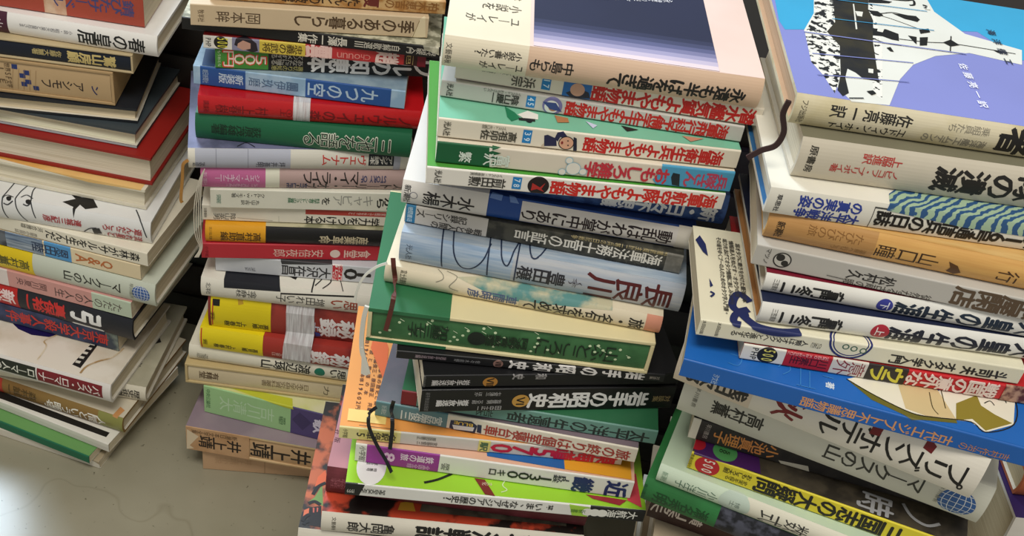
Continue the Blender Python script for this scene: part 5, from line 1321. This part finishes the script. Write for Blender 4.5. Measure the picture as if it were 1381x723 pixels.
BOOKS['R13'] = book('sc', 13.62, 55.43, -8.0, 42.39, 18.80, 1.93, ('m', '1d1a18', '2e2a26', 60),
    'black paperback with orange author name and grey moon lettering', 'books in the right stack', [
    ('r', 0.0, 0.028, 0, 1, 'dcd7c6'),
    ('v', '小池真理子', 0.318, 0.083, 0.45, 0.45, 1.155, 'd08a4a', 1),
    ('h', '早川書房', 0.058, 0.353, 0.9, 0.2, 'b0a8a0', 0),
    ('p', [(0.326, 0.176), (0.429, 0.292), (0.442, 0.01), (0.343, 0.01)], 'bdb8a8')])
BOOKS['R14'] = book('sc', 13.95, 54.24, -12.8, 40.73, 18.20, 1.66, 'e6d638',
    'yellow paperback with bold black title and red 500 disc', 'books in the right stack', [
    ('c', 0.068, 0.5, 0.83, 0.83, 'c2232c'),
    ('h', '500', 0.071, 0.717, 0.92, 0.12, 'f2ece0', 1),
    ('v', '三国志の大疑問', 0.784, 0.247, 0.45, 0.5, 1.328, '201e18', 2),
    ('v', 'おもしろ大胆', 0.232, 0.126, 0.66, 0.66, 0.498, '3a3618', 1),
    ('v', '史実を探る', 0.225, 0.141, 0.3, 0.3, 0.432, '3a3618', 0),
    ('h', '青春出版社', 0.006, 0.258, 0.9, 0.1, '4a4418', 0),
    ('p', [(0.0, 2.521), (0.237, 2.476), (0.256, 1.079), (0.008, 0.904)], '451c5c'),
    ('c', 0.114, 1.9, 0.83, 0.83, '4f9a58'),
    ('v', '500', 0.131, 0.092, 1.9, 1.9, 0.5, '1c3a20', 2),
    ('c', 0.008, 1.8, 0.598, 0.598, 'b01c2c'),
    ('v', '時', 0.738, 0.605, 2.0, 1.8, 1.7, 'a9a9ab', 1),
    ('l', [(0.767, 2.852), (0.802, 1.955), (0.856, 1.635), (0.902, 2.167)], 0.22, 'a9a9ab')], top=('m', '2e281f', '4a4234', 60))
BOOKS['R15'] = book('hc', 12.15, 54.05, -15.3, 38.95, 19.40, 1.78, 'd6e7d0',
    'pale mint hardcover with cream right part and thin title', 'books in the right stack', [
    ('r', 0.316, 1.0, 0, 1, 'e6e2cf'),
    ('v', '小川洋子', 0.222, 0.065, 0.45, 0.45, 0.748, '5a7a66', 0),
    ('v', '数式', 0.543, 0.365, 0.45, 0.45, 1.069, '3a3a36', 0),
    ('h', '新潮社', 0.026, 0.423, 0.75, 0.2, '8aa890', 0),
    ('c', 0.279, 0.5, 1.069, 1.069, 'c4d4c6'),
    ('v', '博士', 0.3, 0.263, 0.5, 0.5, 0.534, '6a7a70', 0)], top=('p', 'c3d6bc', 0.45, 0.05, 14.0))
BOOKS['R16'] = book('hc', 11.57, 54.22, -15.5, 36.59, 19.40, 2.36, ('m', '256a34', '2c7a3e', 20),
    'green hardcover with dark starry right part near the bottom of the right stack', 'books in the right stack', [
    ('r', 0.275, 1.0, 0, 1, ('m', '12141c', '4a4c5a', 120)),
    ('v', '瀬名秀明', 0.246, 0.039, 0.45, 0.45, 1.04, '174824', 1),
    ('h', '角川書店', 0.005, 0.325, 0.8, 0.2, '174824', 0)])
BOOKS['R17'] = book('hc', 12.81, 56.12, -12.1, 32.65, 18.80, 3.94, ('m', '35201a', '43281f', 20),
    'dark brown hardcover with pale author name, lowest visible of the right stack', 'books in the right stack', [
    ('v', '横山秀夫', 0.211, 0.006, 0.52, 0.52, 1.97, 'd8ccc0', 1)])
# ------------------------------------------------------------------ ribbons, tassels and tape
bpy.data.objects.remove(_to)
ribbon('tassel', [(-28.12, 82.29, 37.26), (-28.64, 82.13, 35.89), (-29.09, 82.0, 33.02), (-29.11, 82.0, 30.05), (-28.75, 82.1, 28.39), (-29.21, 81.97, 27.24)], 0.07, 'cfc8b8', BOOKS['C9'], thick=0.07)
ribbon('tassel', [(-28.09, 82.19, 37.33), (-28.52, 82.06, 35.97), (-28.88, 81.96, 33.09), (-28.9, 81.95, 30.13), (-28.64, 82.03, 28.47), (-29.07, 81.9, 27.32)], 0.07, 'cfc8b8', BOOKS['C9'], thick=0.07)
ribbon('tassel', [(-28.06, 82.1, 37.41), (-28.4, 81.99, 36.04), (-28.67, 81.92, 33.17), (-28.69, 81.91, 30.21), (-28.54, 81.95, 28.55), (-28.93, 81.84, 27.4)], 0.07, 'cfc8b8', BOOKS['C9'], thick=0.07)
ribbon('tassel', [(-28.02, 82.0, 37.48), (-28.29, 81.92, 36.11), (-28.47, 81.87, 33.25), (-28.48, 81.87, 30.29), (-28.44, 81.88, 28.63), (-28.79, 81.78, 27.49)], 0.07, 'cfc8b8', BOOKS['C9'], thick=0.07)
ribbon('bookmark_ribbon', [(-29.42, 81.91, 38.18), (-29.85, 81.77, 37.7), (-29.96, 81.74, 36.27), (-30.16, 81.68, 34.0), (-30.05, 81.71, 33.59)], 0.28, 'a8783a', BOOKS['C8'], thick=0.04)
ribbon('bookmark_ribbon', [(-7.81, 59.36, 49.91), (-7.69, 59.21, 49.3), (-7.5, 59.16, 48.23), (-7.16, 56.59, 49.04), (-7.28, 56.78, 47.56), (-7.49, 56.76, 45.81)], 0.32, '5c2a22', BOOKS['M10'], thick=0.05)
ribbon('bookmark_ribbon', [(-7.8, 56.63, 51.64), (-8.42, 56.58, 51.24), (-9.12, 56.52, 50.39), (-9.52, 56.48, 49.2), (-9.65, 56.47, 48.03)], 0.16, 'dcdcd2', BOOKS['M11'], thick=0.1)
ribbon('tassel', [(-8.81, 56.44, 47.94), (-8.94, 56.43, 46.94), (-8.99, 56.43, 45.34), (-8.92, 56.43, 44.13), (-8.78, 56.45, 43.47)], 0.3, 'd8d6cc', BOOKS['M11'], thick=0.16)
ribbon('tassel', [(-8.92, 56.38, 44.32), (-8.8, 56.39, 43.24), (-8.77, 56.4, 41.84)], 0.13, 'dedbd0', BOOKS['M11'], thick=0.1)
ribbon('tassel', [(-8.92, 56.38, 44.32), (-8.75, 56.4, 43.24), (-8.64, 56.41, 41.79)], 0.13, 'dedbd0', BOOKS['M11'], thick=0.1)
ribbon('tassel', [(-8.92, 56.38, 44.32), (-8.7, 56.4, 43.25), (-8.5, 56.42, 41.74)], 0.13, 'dedbd0', BOOKS['M11'], thick=0.1)
ribbon('tassel', [(-8.92, 56.38, 44.32), (-8.66, 56.41, 43.26), (-8.38, 56.43, 41.83)], 0.13, 'dedbd0', BOOKS['M11'], thick=0.1)
ribbon('tassel', [(-8.92, 56.38, 44.32), (-8.61, 56.41, 43.27), (-8.25, 56.44, 41.92)], 0.13, 'dedbd0', BOOKS['M11'], thick=0.1)
ribbon('bookmark_ribbon', [(-6.43, 56.59, 39.56), (-6.53, 56.69, 38.61), (-6.28, 55.62, 38.81), (-6.18, 55.43, 37.91), (-6.15, 55.09, 36.29)], 0.28, '15171a', BOOKS['M16'], thick=0.06)
ribbon('bookmark_ribbon', [(-7.58, 56.69, 38.56), (-7.95, 56.19, 38.46), (-7.89, 55.34, 38.76), (-7.76, 55.25, 37.91), (-7.1, 55.04, 36.56), (-6.35, 54.88, 35.37), (-5.74, 54.01, 35.18)], 0.25, '15171a', BOOKS['M16'], thick=0.06)
ribbon('bookmark_cord', [(13.08, 56.31, 68.13), (13.0, 56.3, 67.27), (13.36, 56.32, 66.18), (13.17, 56.31, 65.26), (12.46, 56.27, 64.79), (11.86, 56.23, 64.19)], 0.3, '33201f', BOOKS['R1'], thick=0.2)
tp = MeshB(); _a = [(-21.28, 88.933, 22.419), (-20.764, 83.257, 22.419), (-20.713, 82.86, 21.58), (-20.668, 82.864, 19.155), (-20.698, 82.195, 18.205), (-20.762, 82.193, 17.638), (-20.809, 82.191, 16.079), (-20.89, 82.588, 15.512), (-21.118, 88.283, 15.512)]
_b = [(-18.584, 89.179, 22.419), (-18.068, 83.502, 22.419), (-18.004, 83.106, 21.58), (-17.923, 83.114, 19.155), (-17.917, 82.307, 18.205), (-17.972, 82.305, 17.638), (-17.996, 82.304, 16.079), (-18.068, 82.701, 15.512), (-18.297, 88.396, 15.512)]
for k, d in ((0, 0.0), (1, 0.03)):
    tp.add([(x, y - d, z) for q in zip(_a, _b) for x, y, z in q], [(2 * i, 2 * i + 1, 2 * i + 3, 2 * i + 2) for i in range(len(_a) - 1)], tape_mat())
tape = tp.build('packing_tape'); tape['label'] = 'strip of clear packing tape binding the two red and yellow hardcovers together'; tape['category'] = 'tape'
# ------------------------------------------------------------------ books that carry the near stacks, and dark stacks added to darken the gaps behind
def plain_stack(x, y, z0, z1, cols, label, group, seed, tn=4.0, jit=.8, yaw0=0):
    rnd = random.Random(seed)
    n = max(1, round((z1 - z0) / tn)); t = (z1 - z0) / n
    first = None; copies = []
    for i in range(n):
        L = 19.4 + rnd.uniform(-.6, 1.2); c = rnd.choice(cols)
        b = book('hc', x + rnd.uniform(-jit, jit), y + rnd.uniform(-jit, jit), yaw0 + rnd.uniform(-4, 4), z0 + i * t, L, t, c, label, group,
                 [('r', .12, .3, .3, .7, rnd.choice(cols))], D=13.6)
GAP_SHADE = ('201c19', '1a1a1e', '2a2320', '232826', '1d1a24')  # near-black covers: the shade in the gaps is put into their colour
plain_stack(-10.5, 54.2, 0, 23.62, ('6a5a48', '57504a', '4c5a52', '6a4a40'), 'cloth-bound book carrying the centre stack, below the edge of the picture', 'books under the centre stack', 1, 4.2, .5, 3)
plain_stack(13.2, 53.8, 0, 32.65, ('c0aa84', 'b39c78', 'a8957a', 'b8a890'), 'cloth-bound book carrying the right stack, below the edge of the picture', 'books under the right stack', 2, 4.2, .4, -4)
plain_stack(9.5, 84.0, 0, 56, GAP_SHADE, 'dark book added to keep the gap between the centre and right stacks shaded', 'added dark stack in the gap', 3, 4.3)  # this and the next three stacks are added to block light and darken gaps
plain_stack(31.5, 80.0, 0, 63, GAP_SHADE + ('5c5430',), 'olive or shade-dark book added to fill the space right behind the right stack', 'added dark stack behind the right stack', 4, 4.3)
plain_stack(-14.5, 101, 0, 52, GAP_SHADE, 'dark book added to fill the shade behind the second and centre stacks', 'added dark stack behind the second stack', 5, 4.4)
plain_stack(-45.5, 101.8, 0, 50, GAP_SHADE, 'dark book added to darken the gap beside the far-left stack', 'added dark stack behind the far-left gap', 6, 4.4)
SIDE = 'books in the far-right stack'
z = 0.0
for i, (h, c1, c2) in enumerate(((5.2, '8f8672', 'b9a888'), (5.0, 'a89a80', '6a6252'), (5.6, '6e6a5c', 'b0a488'), (5.4, 'b09c7c', '5c5446'), (5.8, '8a8470', 'c0b294'))):
    book('hc', 38.3 + (.5, -.4, .2, -.3, .2)[i], 58 + (.2, -.3, .3, 0, -.2)[i], 4 + (1, -2, 2, 0, -1)[i], z, 19.4, h, c1,
         'grey or tan book under the thick purple one at the far right edge', SIDE, [('r', .1, .9, .3, .7, c2)], pg='b3a586')
    z += h
book('hc', 38.8, 58, 4, z, 21, 37.5 - z, 'ddd8d0', 'thick white-spined book with dark purple cover in the stack at the far right edge', SIDE,
     [('r', .05, .9, .3, .7, '3c2a5e')], pg='b5a482', top='2f1f56')
book('hc', 39.0, 60.2, 4, 37.5, 19.4, 2.6, 'b0623c', 'orange-brown book lying on the purple-covered one at the far right edge', SIDE,
     [('r', .1, .9, .3, .7, '6a4030')], pg='b5a482')
